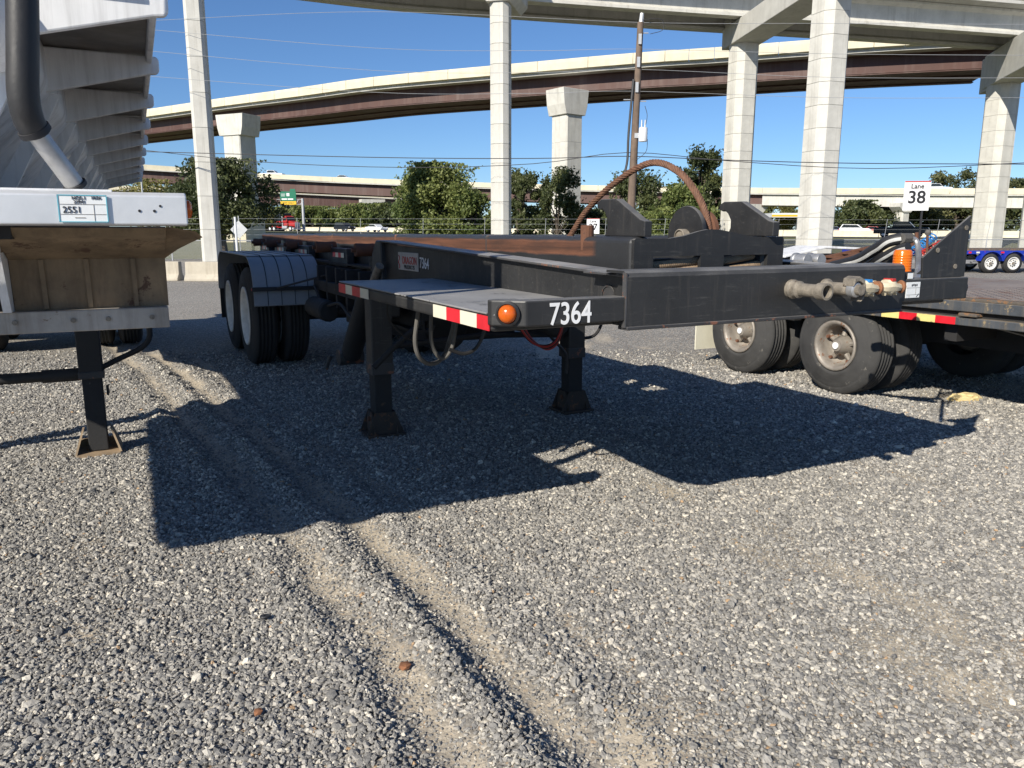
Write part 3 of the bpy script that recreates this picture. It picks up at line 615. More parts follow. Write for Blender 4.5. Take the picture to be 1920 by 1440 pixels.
def tree(name, label, x, Y, ytop, hw, mat, n=5000, lobes=26, leaf=.2, trunk=.25, bottom=.25, ragged=.35, z0=0, cat='tree', up=0.0, group='trees along the far side of the fence'):
    b = gz0(x, Y); b.z = z0; H = at(x, ytop, Y).z - z0
    t = thing(name, label, cat, b, 0, group); hb = H * bottom
    m = MB(); top = H * .82
    tips = []
    m.tube(spline([(0, 0, -.1), (RNG.normal(0, .08) * H * .3, RNG.normal(0, .05) * H * .3, H * .35), (RNG.normal(0, .06) * H, RNG.normal(0, .05) * H, top)], 10), [trunk * (1 - .85 * i / 10) for i in range(11)], 7)
    cs = []
    for i in range(lobes):
        q = RNG.uniform(0, 6.28); zz = hb + (H - hb) * RNG.random() ** .85; f = (zz - hb) / (H - hb)
        rr = hw * (math.sin(math.pi * (f * .78 + .16)) ** .7) * math.sqrt(RNG.uniform(.15, 1)); c = np.array([rr * math.cos(q), rr * math.sin(q) * .9, min(zz, H * .93)]); cs.append(c)
        if i % 2 == 0: m.tube(spline([(0, 0, max(.3, zz * .45)), tuple(c * np.array([.5, .5, 0]) + np.array([0, 0, zz * .8])), tuple(c)], 6), [trunk * .35, trunk * .28, trunk * .22, trunk * .16, trunk * .12, trunk * .08, .012][:7], 5)
    m.build('trunk', M_['bark'], t, smooth=True)
    pts = []; tones = []
    for c in cs:
        tn = RNG.normal(0, .22); n0 = len(pts)
        k = n // lobes; R0 = hw * RNG.uniform(.15, .42); d = RNG.normal(size=(k, 3)); d /= np.linalg.norm(d, axis=1)[:, None]
        r = R0 * RNG.random(k) ** .45; p = c + d * r[:, None] * np.array([1, 1, .85]); pts.append(p)
        if ragged:                                             # twigs sticking out
            for _ in range(int(5 * ragged * 4)):
                dd = RNG.normal(size=3); dd[2] = abs(dd[2]) * (1 + up * 3); dd /= np.linalg.norm(dd); L = R0 * RNG.uniform(1.0, 1.55 + up)
                tt = RNG.random((max(4, k // 45), 1)) * .6 + .4; pts.append(c + dd * L * tt + RNG.normal(0, leaf * .5, (len(tt), 3)))
        tones += [np.full(len(q_), tn) for q_ in pts[n0:]]
    P = np.concatenate(pts); P[:, 2] = np.clip(P[:, 2], .15, H * 1.06)
    link('crown', leaf_mesh('crown', P, leaf, mat, np.concatenate(tones)), t); return t
LD, LG, LY, LP = (M_[k] for k in ('leafdark', 'leafgreen', 'leafyellow', 'leafpine'))
tree('oak_tree', 'dark spreading oak behind the slim column and the fence', 422, 47, 310, 3.3, LD, 28000, 60, .10, .26, .30, .5)
tree('bushy_tree', 'big bushy green tree left of the middle column', 820, 53, 316, 2.75, LG, 34000, 70, .10, .2, .05, .5, up=.3)
tree('bushy_tree', 'lower rounded green tree between the big bushy tree and the middle column', 888, 52, 366, 1.8, LG, 14000, 32, .10, .15, .04, .4)
tree('bushy_tree', 'dark leafy tree close on the right of the middle column', 977, 54, 324, 1.4, LD, 14000, 32, .10, .15, .05, .6, up=.4)
tree('sapling_tree', 'sparse feathery young tree before the right T shaped pier', 1046, 53, 322, 1.7, LD, 9000, 30, .09, .12, .08, 1.0, up=.6)
tree('bushy_tree', 'low dark thicket tree under the rope loop left side', 1110, 55, 392, 1.9, LD, 10000, 24, .10, .12, .03, .4)
tree('vine_covered_tree', 'dark vine covered tree behind the wooden utility pole', 1196, 52, 330, 2.0, LD, 14000, 32, .10, .16, .05, .6, up=.4)
tree('bushy_tree', 'bright green bushy tree inside the rope loop', 1272, 50, 352, 2.0, LG, 16000, 34, .10, .15, .04, .4)
tree('upright_tree', 'tall dark upright tree rising right of the rope loop', 1310, 56, 284, 1.6, LD, 15000, 34, .10, .2, .32, .7, up=.5)
tree('bushy_tree', 'low green bush tree behind the left hook plate', 1225, 48, 398, 1.7, LG, 10000, 24, .10, .12, .02, .3)
G2 = 'far trees along the highway'
for x, Y, yt, hw, mt, lab in ((505, 215, 390, 6, LY, 'brownish far tree just left of the red truck'), (590, 205, 383, 7, LG, 'far green tree right behind the sign gantry post'), (640, 225, 388, 6, LG, 'far tree in the dip between two taller ones left of the median cars'),
        (690, 200, 379, 7, LG, 'far tree below the white pier cap of the far overpass'), (735, 190, 377, 6.5, LD, 'far tree touching the left side of the big bushy tree'), (298, 200, 344, 9, LY, 'yellow green far treetop at the rear end of the white trailer'),
        (1462, 195, 378, 5, LY, 'yellowing far tree left of the thick straddle bent column'), (1400, 210, 392, 7, LY, 'pale far tree behind the right hook plate'), (1570, 260, 408, 8, LD, 'low hazy far tree right of the thick column'),
        (1600, 150, 380, 6, LD, 'broad dark far tree under the far overpass'), (1655, 155, 379, 6, LD, 'dark far tree left of the pale far overpass pier'), (1720, 165, 381, 7, LP, 'far pine directly behind the lane 38 sign post'),
        (1790, 165, 382, 7, LP, 'far pine low in front of the right end bent'), (1762, 205, 327, 6, LP, 'round pine crown peeking above the far overpass beside the sign'), (1815, 200, 318, 7, LP, 'tallest pine crown above the far overpass at right'),
        (1893, 190, 340, 7, LP, 'pine crown between the two right end columns'), (1975, 180, 345, 8, LP, 'pine crown at the right border of the picture')):
    Y = min(Y, 178 if x < 800 else Y); yt += 7 if 480 < x < 760 else 0
    tree('far_tree', lab, x, Y, yt, hw, mt, 6500, 28, .30, .4, .08, .4, 1.2, group=G2)
for x, Y, yt, hw, lab in ((560, 190, 392, 8, 'far belt tree behind the red and black semi tractor'), (455, 200, 385, 9, 'far belt tree seen through the dark oak'), (800, 190, 385, 9, 'far belt tree behind the big bushy tree'), (1000, 200, 392, 10, 'far belt tree behind the dark tree right of the middle column'),
        (1130, 200, 395, 10, 'far belt tree behind the lane 37 sign'), (1330, 210, 398, 9, 'far belt tree behind the tall dark upright tree'), (1850, 175, 385, 8, 'far belt tree directly behind the left column of the right end bent')):
    tree('far_tree', lab, x, Y, yt, hw, LG if x < 900 else LD, 2600, 18, .5, .4, .06, .4, 1.2, group='wooded belt behind the highway')

# ------------------------------------------------------------------ vehicles on the highway and overpass
def wheel_far(t, x, y, r, wd, rimm):
    MB().lathe((x, y, r), (0, 1, 0), [(r*.55, -wd/2), (r, -wd/2 + .03), (r, wd/2 - .03), (r*.55, wd/2)], 14).build('wheel', M_['tire'], t, smooth=True)
    MB().cyl((x, y - wd/2 + .02, r), (x, y + wd/2 - .02, r), r * .6, n=12).build('hubcap', rimm, t)
def car(name, label, cat, pos, heading, kind, mat, group):
    t = thing(name, label, cat, pos, heading, group); L, W = 4.8, 1.85
    if kind == 'pickup':
        L = 5.8; W = 2.0
        body = [(-2.9, .45), (2.85, .45), (2.9, .95), (2.75, 1.12), (1.35, 1.18), (-.95, 1.15), (-2.85, 1.15)]
        cab = [(-.95, 1.15), (1.35, 1.17), (.75, 1.80), (-.55, 1.84), (-.9, 1.78)]
    elif kind == 'suv':
        body = [(-2.3, .4), (2.3, .4), (2.38, .8), (2.2, 1.0), (1.15, 1.08), (-2.3, 1.08)]
        cab = [(-2.28, 1.08), (1.15, 1.07), (.45, 1.66), (-1.9, 1.72)]
    else:
        body = [(-2.25, .35), (2.2, .35), (2.28, .65), (2.1, .80), (1.05, .90), (-1.6, .95), (-2.25, .92)]
        cab = [(-1.7, .95), (1.05, .9), (.35, 1.38), (-.95, 1.42)]
    MB().prism(body, 'y', -W/2, W/2).build('body', mat, t, bevel=.08, seg=3)
    MB().prism(cab, 'y', -W/2 + .12, W/2 - .12).build('cabin', mat, t, bevel=.08, seg=3)
    cx = sum(p[0] for p in cab)/len(cab); zc = sum(p[1] for p in cab)/len(cab)
    win = [((p[0]-cx)*.86+cx, (p[1]-zc)*.72+zc+.02) for p in cab]
    for sgn in (-1, 1):
        mid = cx + .05
        y0 = sgn * (W/2 - .11); MB().prism(win, 'y', min(y0, y0 + sgn*.012), max(y0, y0 + sgn*.012)).build('side_window', M_['glass'], t)
    for x in (-L*.31, L*.31):
        for y in (-W/2 + .12, W/2 - .12): wheel_far(t, x, y, .38 if kind != 'sedan' else .33, .24, M_['galv'])
    for y in (-W/2 + .25, W/2 - .25):
        MB().box(L/2 - .12, L/2 + .01, y - .14, y + .14, .72, .88).build('headlight', M_['letter'], t); MB().box(-L/2 - .01, -L/2 + .1, y - .1, y + .1, .75, .98).build('tail_light', M_['redletter'], t)
    if kind == 'pickup': MB().box(-2.7, -1.0, -.8, .8, 1.152, 1.158).build('bed_liner', M_['blackhose'], t)
    return t
HG = 'vehicles on the highway'
hd = math.atan2(-17, 34)          # heading of the near carriageway
p = gz0(1688, 92); car('pickup_truck', 'black crew cab pickup on the highway beside the lane 38 sign', 'pickup', (p.x, 92, .80), R(-31), 'pickup', M_['carblack'], HG)
car('suv', 'black sport utility car on the highway above the long rusty rail', 'car', (at(646, 428, 156).x, 156, 1.56), R(-40), 'suv', M_['carblack'], HG)
car('white_car', 'pale car half hidden on the highway left of the big bushy tree', 'car', (at(706, 428, 147).x, 147, 1.42), R(-40), 'sedan', M_['carwhite'], HG)
car('white_suv', 'white car on the far carriageway left of the black pickup', 'car', (at(1603, 432, 128).x, 128, .95), R(-28), 'suv', M_['carwhite'], HG)
car('red_car', 'red car on the far carriageway near the tail of the black pickup', 'car', (at(1640, 432, 134).x, 134, .95), R(-28), 'sedan', M_['carred'], HG)
car('blue_car', 'dark blue car on the far carriageway beside the thick column', 'car', (at(1566, 432, 138).x, 138, .98), R(-28), 'sedan', M_['carblue'], HG)
VG = 'vehicles on the far overpass'
q = at(510, 326, 188); car('white_pickup', 'white pickup on the far overpass near the left T shaped pier', 'pickup', (q.x, 188, q.z - 1.05), R(-5), 'pickup', M_['carwhite'], VG)
q = at(645, 332.5, 186); car('white_sedan', 'white car on the far overpass above the far tree line', 'car', (q.x, 186, q.z - .95), R(-5), 'sedan', M_['carwhite'], VG)
q = at(1752, 353.3, 149); car('silver_pickup', 'white pickup on the far overpass right behind the lane 38 sign', 'pickup', (q.x, 149, q.z - .95), R(-15), 'pickup', M_['carwhite'], VG)
# red semi tractor
p = at(541, 431, 162); t = thing('semi_tractor', 'black and red semi tractor on the highway behind the rear end of the trailer', 'truck', (p.x, 162, 1.60), R(-36), HG)
MB().box(-2.9, -.2, -1.2, 1.2, 1.2, 3.6).build('sleeper', M_['carblack'], t, bevel=.2, seg=3)
MB().prism([(-.2, 1.1), (1.0, 1.1), (1.0, 2.1), (.75, 2.9), (-.2, 3.1)], 'y', -1.05, 1.05).build('cab', M_['carred'], t, bevel=.06)
MB().prism([(.62, 2.15), (1.03, 2.15), (.8, 2.82), (.62, 2.82)], 'y', -.95, .95).build('windscreen', M_['glass'], t)
MB().box(.05, .7, -1.07, -1.05, 2.1, 2.75).build('side_window', M_['glass'], t)
MB().prism([(1.0, 1.0), (2.9, .9), (2.95, 1.7), (1.0, 2.1)], 'y', -.75, .75).build('hood', M_['carred'], t, bevel=.12, seg=3)
MB().box(2.92, 3.0, -.6, .6, .85, 1.75).build('grille', M_['galv'], t); MB().box(2.6, 3.1, -1.2, 1.2, .35, .7).build('bumper', M_['galv'], t, bevel=.05)
MB().box(-5.2, 2.5, -.45, .45, .7, 1.0).build('frame', M_['carred'], t); MB().box(-.6, .9, -1.22, -.7, .45, 1.05).build('fuel_tank', M_['galv'], t, bevel=.15, seg=3)
MB().cyl((-.35, -1.15, 1.0), (-.35, -1.15, 4.0), .1, n=8).build('exhaust_stack', M_['galv'], t)
MB().box(-2.8, 1.0, -1.215, -1.205, 1.75, 2.0).build('side_stripe', M_['carred'], t)
for x in (2.0, -3.2, -4.5):
    for y in (-1.0, 1.0): wheel_far(t, x, y, .52, .4, M_['carwhite'])
# gantry sign
p = gz0(571, 165); t = thing('highway_sign', 'green highway sign with a yellow lower panel on a cantilever post', 'road sign', (p.x, 165, 1.2))
zt = at(571, 372, 165).z - 1.2; MB().cyl((0, 0, 0), (0, 0, zt), .32, .26, 10).build('post', M_['galv'], t, smooth=True)
za = at(545, 359, 165).z - 1.2; zb = at(545, 377, 165).z - 1.2; zc = at(545, 384, 165).z - 1.2
MB().box(-4.6, -1.3, -.1, 0, zb, za).build('green_panel', M_['green'], t, bevel=.02); MB().box(-4.6, -1.3, -.1, 0, zc, zb - .02).build('yellow_panel', M_['yellow'], t, bevel=.02)
MB().box(-2.5, -1.4, -.1, 0, za + .02, za + .5).build('exit_tab', M_['green'], t, bevel=.02)
for z in (zt - .2, zt - 1.2): MB().cyl((0, .1, z), (-5.4, .1, z), .07, n=6).build('truss_chord', M_['galv'], t)
for k in range(6): MB().cyl((-.9 * k, .1, zt - .2), (-.9 * (k + .5), .1, zt - 1.2), .05, n=5).build('truss_web', M_['galv'], t)
MB().box(-3.25, -2.65, -.115, -.103, zb + 1.0, zb + 1.6).build('route_shield', M_['letter'], t)
for z, a, b in ((zb + .25, -4.3, -3.2), (zb + .25, -3.05, -1.9), (zb + 1.35, -4.4, -3.5), (zb + 1.0, -4.4, -3.6)): MB().box(a, b, -.11, -.103, z, z + (.28 if z < zb + .5 else .1)).build('legend_line', M_['letter'], t)
text('exit_only_text', 'EXIT  ONLY', .42, M_['ink'], t, (-2.95, -.112, zc + .22), (1, 0, 0), (0, 0, 1), 'CENTER')
# gas station canopy
p = at(1475, 420, 190); t = thing('station_canopy', 'pale filling station canopy with an orange band far behind the highway', 'canopy', (p.x, 190, 1.2))
MB().box(-5, 3.2, -4, 4, 3.4 - 1.2 + 1.4, 5.0 - .4).build('fascia', M_['carwhite'], t); MB().box(-5.02, 3.22, -4.02, -4.0, 3.75, 4.2).build('orange_band', M_['yellow'], t)
for x in (-4, 2.4): MB().box(x - .2, x + .2, -.2, .2, 0, 3.6).build('post', M_['galv'], t)
p = at(1600, 430, 185); t = thing('low_shed', 'low grey metal shed beyond the highway behind the pale cars', 'building', (p.x, 185, 1.2)); MB().prism([(-6, 0), (6, 0), (6, 2.6), (0, 3.2), (-6, 2.6)], 'y', -4, 4).build('wall', M_['galv'], t); MB().prism([(-6.2, 2.61), (0, 3.21), (6.2, 2.61), (6.2, 2.7), (0, 3.32), (-6.2, 2.7)], 'y', -4.2, 4.2).build('roof', M_['wirepale'], t)
# diamond warning sign seen from behind
p = gz0(452, 44); t = thing('diamond_road_sign', 'grey back of a diamond road sign under the dark oak', 'road sign', (p.x, 44, 0))
MB().cyl((0, 0, 0), (0, 0, 2.3), .03, n=6).build('post', M_['galv'], t); MB().prism([(0, 1.05), (.48, 1.55), (0, 2.05), (-.48, 1.55)], 'y', -.05, -.035).build('sign_panel', M_['galv'], t)
p = gz0(441, 75); t = thing('pale_building', 'low cream building glimpsed under the dark oak', 'building', (p.x, 75, 0)); MB().box(-1.2, 1.1, 0, 6, 0, 2.6).build('wall', M_['parapet'], t); MB().box(-1.4, 1.3, -.3, 6.2, 2.61, 2.8).build('roof', M_['galv'], t)

# ------------------------------------------------------------------ utility pole and wires
p = gz0(1178, 34); b = Vector((p.x, 34, 0)); tp = at(1201, 42, 34)
pole = thing('utility_pole', 'weathered wooden utility pole with a white transformer behind the rope loop', 'utility pole', b)
dv = tp - b
MB().cyl((0, 0, -.1), dv, .185, .125, 14).build('pole', M_['wood'], pole, smooth=True)
MB().cyl(dv + Vector((.02, 0, -.05)), dv + Vector((.05, 0, .35)), .1, .08, 8).build('pole_top_cap', M_['galv'], pole)
def on(y, dx=0, dy=0): q = at(1201 + (y - 42) * (-23 / 355), y, 34) - b; return q + Vector((dx, dy, 0))
tr = MB().lathe(on(255, .38, -.22) + Vector((0, 0, -.25)), (0, 0, 1), [(.0, 0), (.17, 0), (.185, .05), (.185, .5), (.17, .56), (0, .58)], 16).build('transformer', M_['carwhite'], pole, smooth=True)
for dx in (-.07, .07): MB().cyl(on(255, .38 + dx, -.22) + Vector((0, 0, .32)), on(255, .38 + dx, -.22) + Vector((0, 0, .62)), .035, .02, 8).build('bushing', M_['galv'], tr)
MB().box(-.02, .3, -.06, .06, -.1, .1).build('bracket', M_['galv'], pole).location = on(255, .05, -.12)
for y, dx in ((62, .35), (187, -.5), (190, .45)): MB().cyl(on(y), on(y, dx), .022, n=6).build('insulator_arm', M_['galv'], pole)
for y in (75, 118, 165): MB().box(-.06, .06, -.2, .05, -.2, .2).build('bracket', M_['galv'], pole).location = on(y)
for k, (pts) in enumerate(([(200, .38), (218, .5), (240, .45)], [(262, .58), (285, .55), (302, .15)], [(40, .05), (38, .8), (58, .9), (66, .4)])):
    MB().tube(spline([on(y, dx, -.2) for y, dx in pts], 16), .012, 5).build('jumper_wire', M_['wire'], pole)
MB().tube(spline([on(y, dx, -.15) for y, dx in ((150, -.16), (250, -.22), (300, -.2), (330, -.3))], 12), .05, 6).build('conduit', M_['wire'], pole)
def wire(lab, pts, r, mat, Yl=34, Yr=34):
    P = spline([at(x, y, Y) for x, y, Y in pts], 30); c = P[len(P)//2]; o = MB().tube([q - c for q in P], r, 5).build('power_line', mat); o.location = c
    tag(o, lab, 'wire', 'overhead lines at the utility pole')
wire('highest thin overhead line passing the top of the wooden pole', [(250, 40, 38), (700, 22 + 0, 36), (1200, 42, 34), (1560, 44, 33), (1990, 46, 32)], .008, M_['wirepale'])
wire('second overhead line from the top, crossing the cream parapet left of the pole', [(240, 52, 38), (700, 90, 36), (1000, 95, 35), (1196, 92, 34), (1560, 101, 33), (1990, 104, 32)], .008, M_['wirepale'])
wire('third overhead line from the top, crossing the brown girder', [(240, 92, 38), (700, 132, 36), (1000, 136, 35), (1190, 130, 34), (1560, 145, 33), (1990, 146, 32)], .008, M_['wirepale'])
wire('fourth overhead line from the top, along the underside of the brown girder', [(240, 140, 38), (700, 173, 36), (1000, 175, 35), (1186, 171, 34), (1560, 183, 33), (1990, 183, 32)], .008, M_['wirepale'])
wire('thick lower black cable, the upper one of the pair', [(220, 283, 38), (700, 295, 36), (1000, 297, 35), (1176, 293, 34), (1360, 300, 33.6), (1600, 306, 33), (1990, 308, 32)], .018, M_['wire'])
wire('thick lower black cable, the sagging one of the pair', [(220, 276, 38), (480, 303, 37), (760, 314, 36), (1000, 307, 35), (1176, 286, 34), (1370, 302, 33.6), (1640, 316, 33), (1990, 302, 32)], .015, M_['wire'])
# ------------------------------------------------------------------ shared trailer bits
def tyre_meshes(r, w, rr, key, mat, rimm, deep):
    """tyre, rim dish and hub meshes, axis along local x, outer side at -x"""
    t = MB().lathe((0, 0, 0), (1, 0, 0), [(rr, -w/2 + .02), (rr + .03, -w/2), (rr + .05, -w/2 - .006), (rr + .053, -w/2 - .003), (r * .76, -w/2 - .008), (r * .765, -w/2 - .0045), (r * .83, -w/2 - .0065), (r * .835, -w/2 - .002), (r * .87, -w/2 + .001), (r - .045, -w/2 + .005), (r - .012, -w/2 + .03), (r, -w/2 + .05)] +
                   sum([[(r, x - .012), (r - .012, x - .008), (r - .012, x + .008), (r, x + .012)] for x in np.linspace(-w/2 + .075, w/2 - .075, 4)], []) +
                   [(r, w/2 - .05), (r - .012, w/2 - .03), (r - .045, w/2 - .005), (r * .80, w/2 + .008), (rr + .03, w/2), (rr, w/2 - .02)], 48)
    tm = t.mesh('tire', mat)
    rm = MB().lathe((0, 0, 0), (1, 0, 0), [(rr + .012, -w/2 + .012), (rr + .016, -w/2 - .006), (rr - .004, -w/2 - .008), (rr - .022, -w/2 + .012), (rr - .034, -w/2 + .05), (rr - .04, -w/2 + deep), (rr * .45, -w/2 + deep + .015), (rr * .42, -w/2 + deep - .02), (.02, -w/2 + deep - .02)], 36)
    return tm, rm.mesh('rim', rimm)
def put_wheel(parent, me, loc, flip=False, lugs=None, name='wheel'):
    tm, rm = me
    o = inst('tire', tm, parent, loc, (0, 0, math.pi if flip else 0)); o.data.polygons.foreach_set('use_smooth', [True]*len(o.data.polygons))
    r_ = inst('rim', rm, o); r_.data.polygons.foreach_set('use_smooth', [True]*len(r_.data.polygons)); return o
def rot_path(pts): return [Vector(p) for p in pts]
def tape(parent, M, name='reflective_tape'):
    for a, b, z0, z1, mt, x in M: MB().box(x, x + .004, a, b, z0, z1).build(name, M_[mt], parent)

# ------------------------------------------------------------------ the black roll-off trailer (local x across, y to the rear)
TH = R(27)
T = thing('roll_off_trailer', 'black roll-off winch trailer number 7364 standing on its landing legs', 'trailer', (-.03, 2.65, 0), TH)
BK = M_['black']
# left wing
MB().box(.006, .585, .10, 2.19, 1.069, 1.128).build('wing_frame', BK, T, bevel=.012)
MB().box(.0, .590, .075, 2.19, 1.1285, 1.136).build('wing_deck', M_['deck'], T, bevel=.004)
fb = MB().prism([(-.005, .085), (.088, -.002), (.508, -.002), (.508, .072), (.10, .072), (.04, .12), (-.005, .12)], 'z', 1.093, 1.185).build('wing_front_bar', BK, T, bevel=.006)
def marker(c, n, parent, up=(0, 0, 1)):
    n = Vector(n).normalized()
    o = MB().lathe(c, n, [(.044, 0), (.044, .010), (.036, .016), (.033, .010), (.001, .010)], 24).build('marker_light', M_['blackhose'], parent, smooth=True)
    MB().lathe(c, n, [(.0325, .008), (.0325, .018), (.026, .030), (.014, .036), (.0, .038)], 20).build('lens', M_['amber'], o, smooth=True)
marker((.040, .040, 1.139), (-.683, -.730, 0), T)
text('fleet_number', '7364', .112, M_['letter'], T, (.178, -.0045, 1.0965), (1, 0, .010), (0, 0, 1), sx=.80, bold=.0011)
tz0, tz1 = 1.072, 1.124
tape(T, [(.115, .220, tz0, tz1, 'red', -.001), (.220, .375, tz0, tz1, 'tapewhite', -.001), (.375, .515, tz0, tz1, 'red', -.001), (.515, .59, tz0, tz1, 'tapewhite', -.001), (.59, .66, tz0, tz1, 'tapewhite', -.001),
         (1.60, 1.745, tz0, tz1, 'tapewhite', -.001), (1.745, 1.905, tz0, tz1, 'red', -.001), (1.905, 2.04, tz0, tz1, 'tapewhite', -.001), (2.04, 2.19, tz0, tz1, 'red', -.001)])
# gooseneck side beams
def neck(x0, sgn):
    zt = lambda y: 1.262 + (y - .1) * .0325
    web = MB().prism([(.03, 1.075), (2.2, 1.072), (3.10, .98), (3.16, zt(3.1) - .02), (.03, zt(.03) - .012)], 'x', x0 - .008, x0 + .008)
    g = web.build('gooseneck_beam', BK, T)
    x1 = x0 - .045 if sgn < 0 else x0 + .045; xa, xb = min(x1, x0 + .09 * -sgn), max(x1, x0 + .09 * -sgn)
    MB().add([(xa, .03, zt(.03) - .012), (xb, .03, zt(.03) - .012), (xb, 3.12, zt(3.12) - .012), (xa, 3.12, zt(3.12) - .012), (xa, .03, zt(.03)), (xb, .03, zt(.03)), (xb, 3.12, zt(3.12)), (xa, 3.12, zt(3.12))],
             [(0,3,2,1),(4,5,6,7),(0,1,5,4),(1,2,6,5),(2,3,7,6),(3,0,4,7)]).build('flange', M_['deckflange'], g, bevel=.003)
    MB().prism([(3.10, .80), (3.42, .80), (3.34, 1.26), (3.24, zt(3.12)), (3.125, zt(3.12))], 'x', xa, xb).build('end_gusset', BK, g, bevel=.01)
    MB().box(xa, xb, .145, 2.4, 1.0735, 1.081).build('lower_flange', BK, g)
    return g
M_['deckflange'] = paint('chipped_flange_paint', (.045, .045, .048), wear=(.17, .07, .04), wear_amt=.26, rough=.5, scale=8, dust=(.42, .41, .39), dust_amt=.9, bumpy=.25)
nk = neck(.60, -1); neck(1.92, 1)
MB().lathe((.590, .235, 1.165), (-1, 0, 0), [(.046, 0), (.046, .006), (.040, .006), (.040, .001), (.0, .001)], 24).build('inspection_ring', M_['blackrust'], nk)
MB().box(.586, .590, 2.425, 2.825, 1.165, 1.285).build('name_plate', M_['plate'], nk, bevel=.002)
text('plate_text', 'DRAGON', .072, M_['redletter'], nk, (.5845, 2.735, 1.208), (0, -1, 0), (0, 0, 1), sx=.90)
text('plate_text', 'PRODUCTS', .036, M_['ink'], nk, (.5845, 2.70, 1.176), (0, -1, 0), (0, 0, 1), sx=1.1)
MB().tube([(.5845, 2.80 - .012 * math.sin(k * .9), 1.175 + k * .008) for k in range(12)], .003, 5).build('plate_emblem', M_['redletter'], nk)
text('web_number', '7364', .098, M_['letter'], nk, (.5905, 2.412, 1.193), (0, -1, -.03), (0, 0, 1), sx=.86, bold=.0008)
# front cross beam: bent plate
pr = [(-.004, 1.072), (-.004, 1.255), (.004, 1.270), (.022, 1.278), (.135, 1.278), (.135, 1.268), (.026, 1.268), (.012, 1.262), (.007, 1.252), (.007, 1.085), (.085, 1.085), (.085, 1.072)]
MB().prism(pr, 'x', .510, 2.055).build('front_beam', BK, T)
MB().box(.510, 2.055, -.012, .05, 1.058, 1.0715).build('beam_lower_lip', M_['blackrust'], T, bevel=.003)
MB().box(.503, .5095, -.006, .016, 1.068, 1.272).build('beam_end_plate', M_['deckflange'], T)
MB().prism([(.51, .136), (.70, .136), (.70, .36), (.51, .30)], 'z', 1.258, 1.2615 + .004).build('corner_gusset', M_['deckflange'], T); MB().prism([(2.05, .136), (1.84, .136), (1.82, .40), (2.0, .36)], 'z', 1.258, 1.2655).build('corner_gusset', M_['deckflange'], T)
MB().box(.70, 1.83, .145, 2.3, 1.082, 1.092).build('coupler_plate', M_['under'], T)
# right wing with beacon, panel, marker
MB().box(2.058, 2.565, .02, .12, 1.098, 1.203).build('wing_front_bar', BK, T, bevel=.006)
MB().box(1.99, 2.555, .125, 2.19, 1.069, 1.128).build('wing_frame', BK, T, bevel=.012); MB().box(1.97, 2.56, .122, 2.19, 1.1285, 1.136).build('wing_deck', M_['deck'], T, bevel=.004)
MB().prism([(2.255, 1.204), (2.245, 1.300), (2.315, 1.345), (2.575, 1.500), (2.572, 1.204)], 'y', .048, .060).build('side_panel', BK, T, bevel=.002)
MB().prism([(.061, 1.204), (.30, 1.204), (.061, 1.42)], 'x', 2.558, 2.570).build('panel_gusset', BK, T)
for s, z in ((2.345, 1.334), (2.49, 1.255), (2.545, 1.44)): MB().cyl((s, .048, z), (s, .044, z), .012, n=10).build('panel_bolt', M_['grimy'], T)
marker((2.567, .07, 1.150), (1, 0, 0), T)
bc = MB().lathe((2.135, .075, 1.204), (0, 0, 1), [(.0, 0), (.050, 0), (.050, .030), (.046, .034)], 20).build('beacon', M_['blackhose'], T, smooth=True)
MB().lathe((2.135, .075, 1.236), (0, 0, 1), [(.042, 0), (.044, .004), (.041, .010)] + sum([[(.041, .014 + k * .012), (.0422, .017 + k * .012), (.041, .020 + k * .012)] for k in range(6)], []) + [(.041, .092), (.035, .102), (.0, .104)], 24).build('lens', M_['orange'], bc, smooth=True)
MB().box(2.115, 2.150, .0225, .0245, 1.206, 1.232).build('beacon_label', M_['paper'], bc)
st = MB().box(2.105, 2.200, .0165, .0195, 1.117, 1.190).build('lot_sticker', M_['paper'], T)
for a, b, c, d in ((2.107, 2.198, 1.163, 1.164), (2.107, 2.198, 1.131, 1.132), (2.170, 2.171, 1.132, 1.163), (2.126, 2.127, 1.118, 1.131)): MB().box(a, b, .0155, .0163, c, d).build('sticker_rule', M_['grimy'], st)
for x, c in ((2.139, 1.170), (2.150, 1.172), (2.161, 1.170), (2.172, 1.171)): MB().box(x, x + .007, .0155, .0163, c, c + .010).build('pen_mark', M_['ink'], st)
MB().add([(2.176, .0158, 1.121), (2.180, .0158, 1.119), (2.197, .0158, 1.134), (2.193, .0158, 1.136)], [(0, 1, 2, 3)]).build('pen_stroke', M_['ink'], st)
# couplings on the front beam
def pipe_part(name, prof, c, mat, parent=T): return MB().lathe(c, (0, -1, 0), prof, 22).build(name, mat, parent, smooth=True)
c1 = pipe_part('pipe_coupling', [(.040, .003), (.040, .020), (.030, .030), (.036, .034), (.036, .050), (.027, .058), (.027, .145), (.034, .150), (.034, .192), (.026, .193), (.024, .15), (.0, .15)], (1.344, 0, 1.186), M_['grimy'])
c2 = pipe_part('pipe_coupling', [(.038, .003), (.038, .018), (.029, .026), (.026, .035), (.026, .13), (.030, .135), (.030, .165), (.022, .172), (.022, .19), (.010, .192), (.0, .19)], (1.545, 0, 1.186), M_['grimy'])
MB().lathe((1.545, -.135, 1.186), (0, -1, 0), [(.0305, 0), (.032, .004), (.032, .03), (.024, .036), (.0, .037)], 20).build('shiny_plug', M_['silver'], c2, smooth=True)
MB().prism([(1.515, 1.20), (1.520, 1.232), (1.548, 1.242), (1.580, 1.228), (1.592, 1.19), (1.582, 1.150), (1.566, 1.136), (1.585, 1.17), (1.578, 1.208), (1.552, 1.222), (1.53, 1.218)], 'y', -.175, -.115).build('coupling_guard', M_['grimy'], c2, bevel=.003)
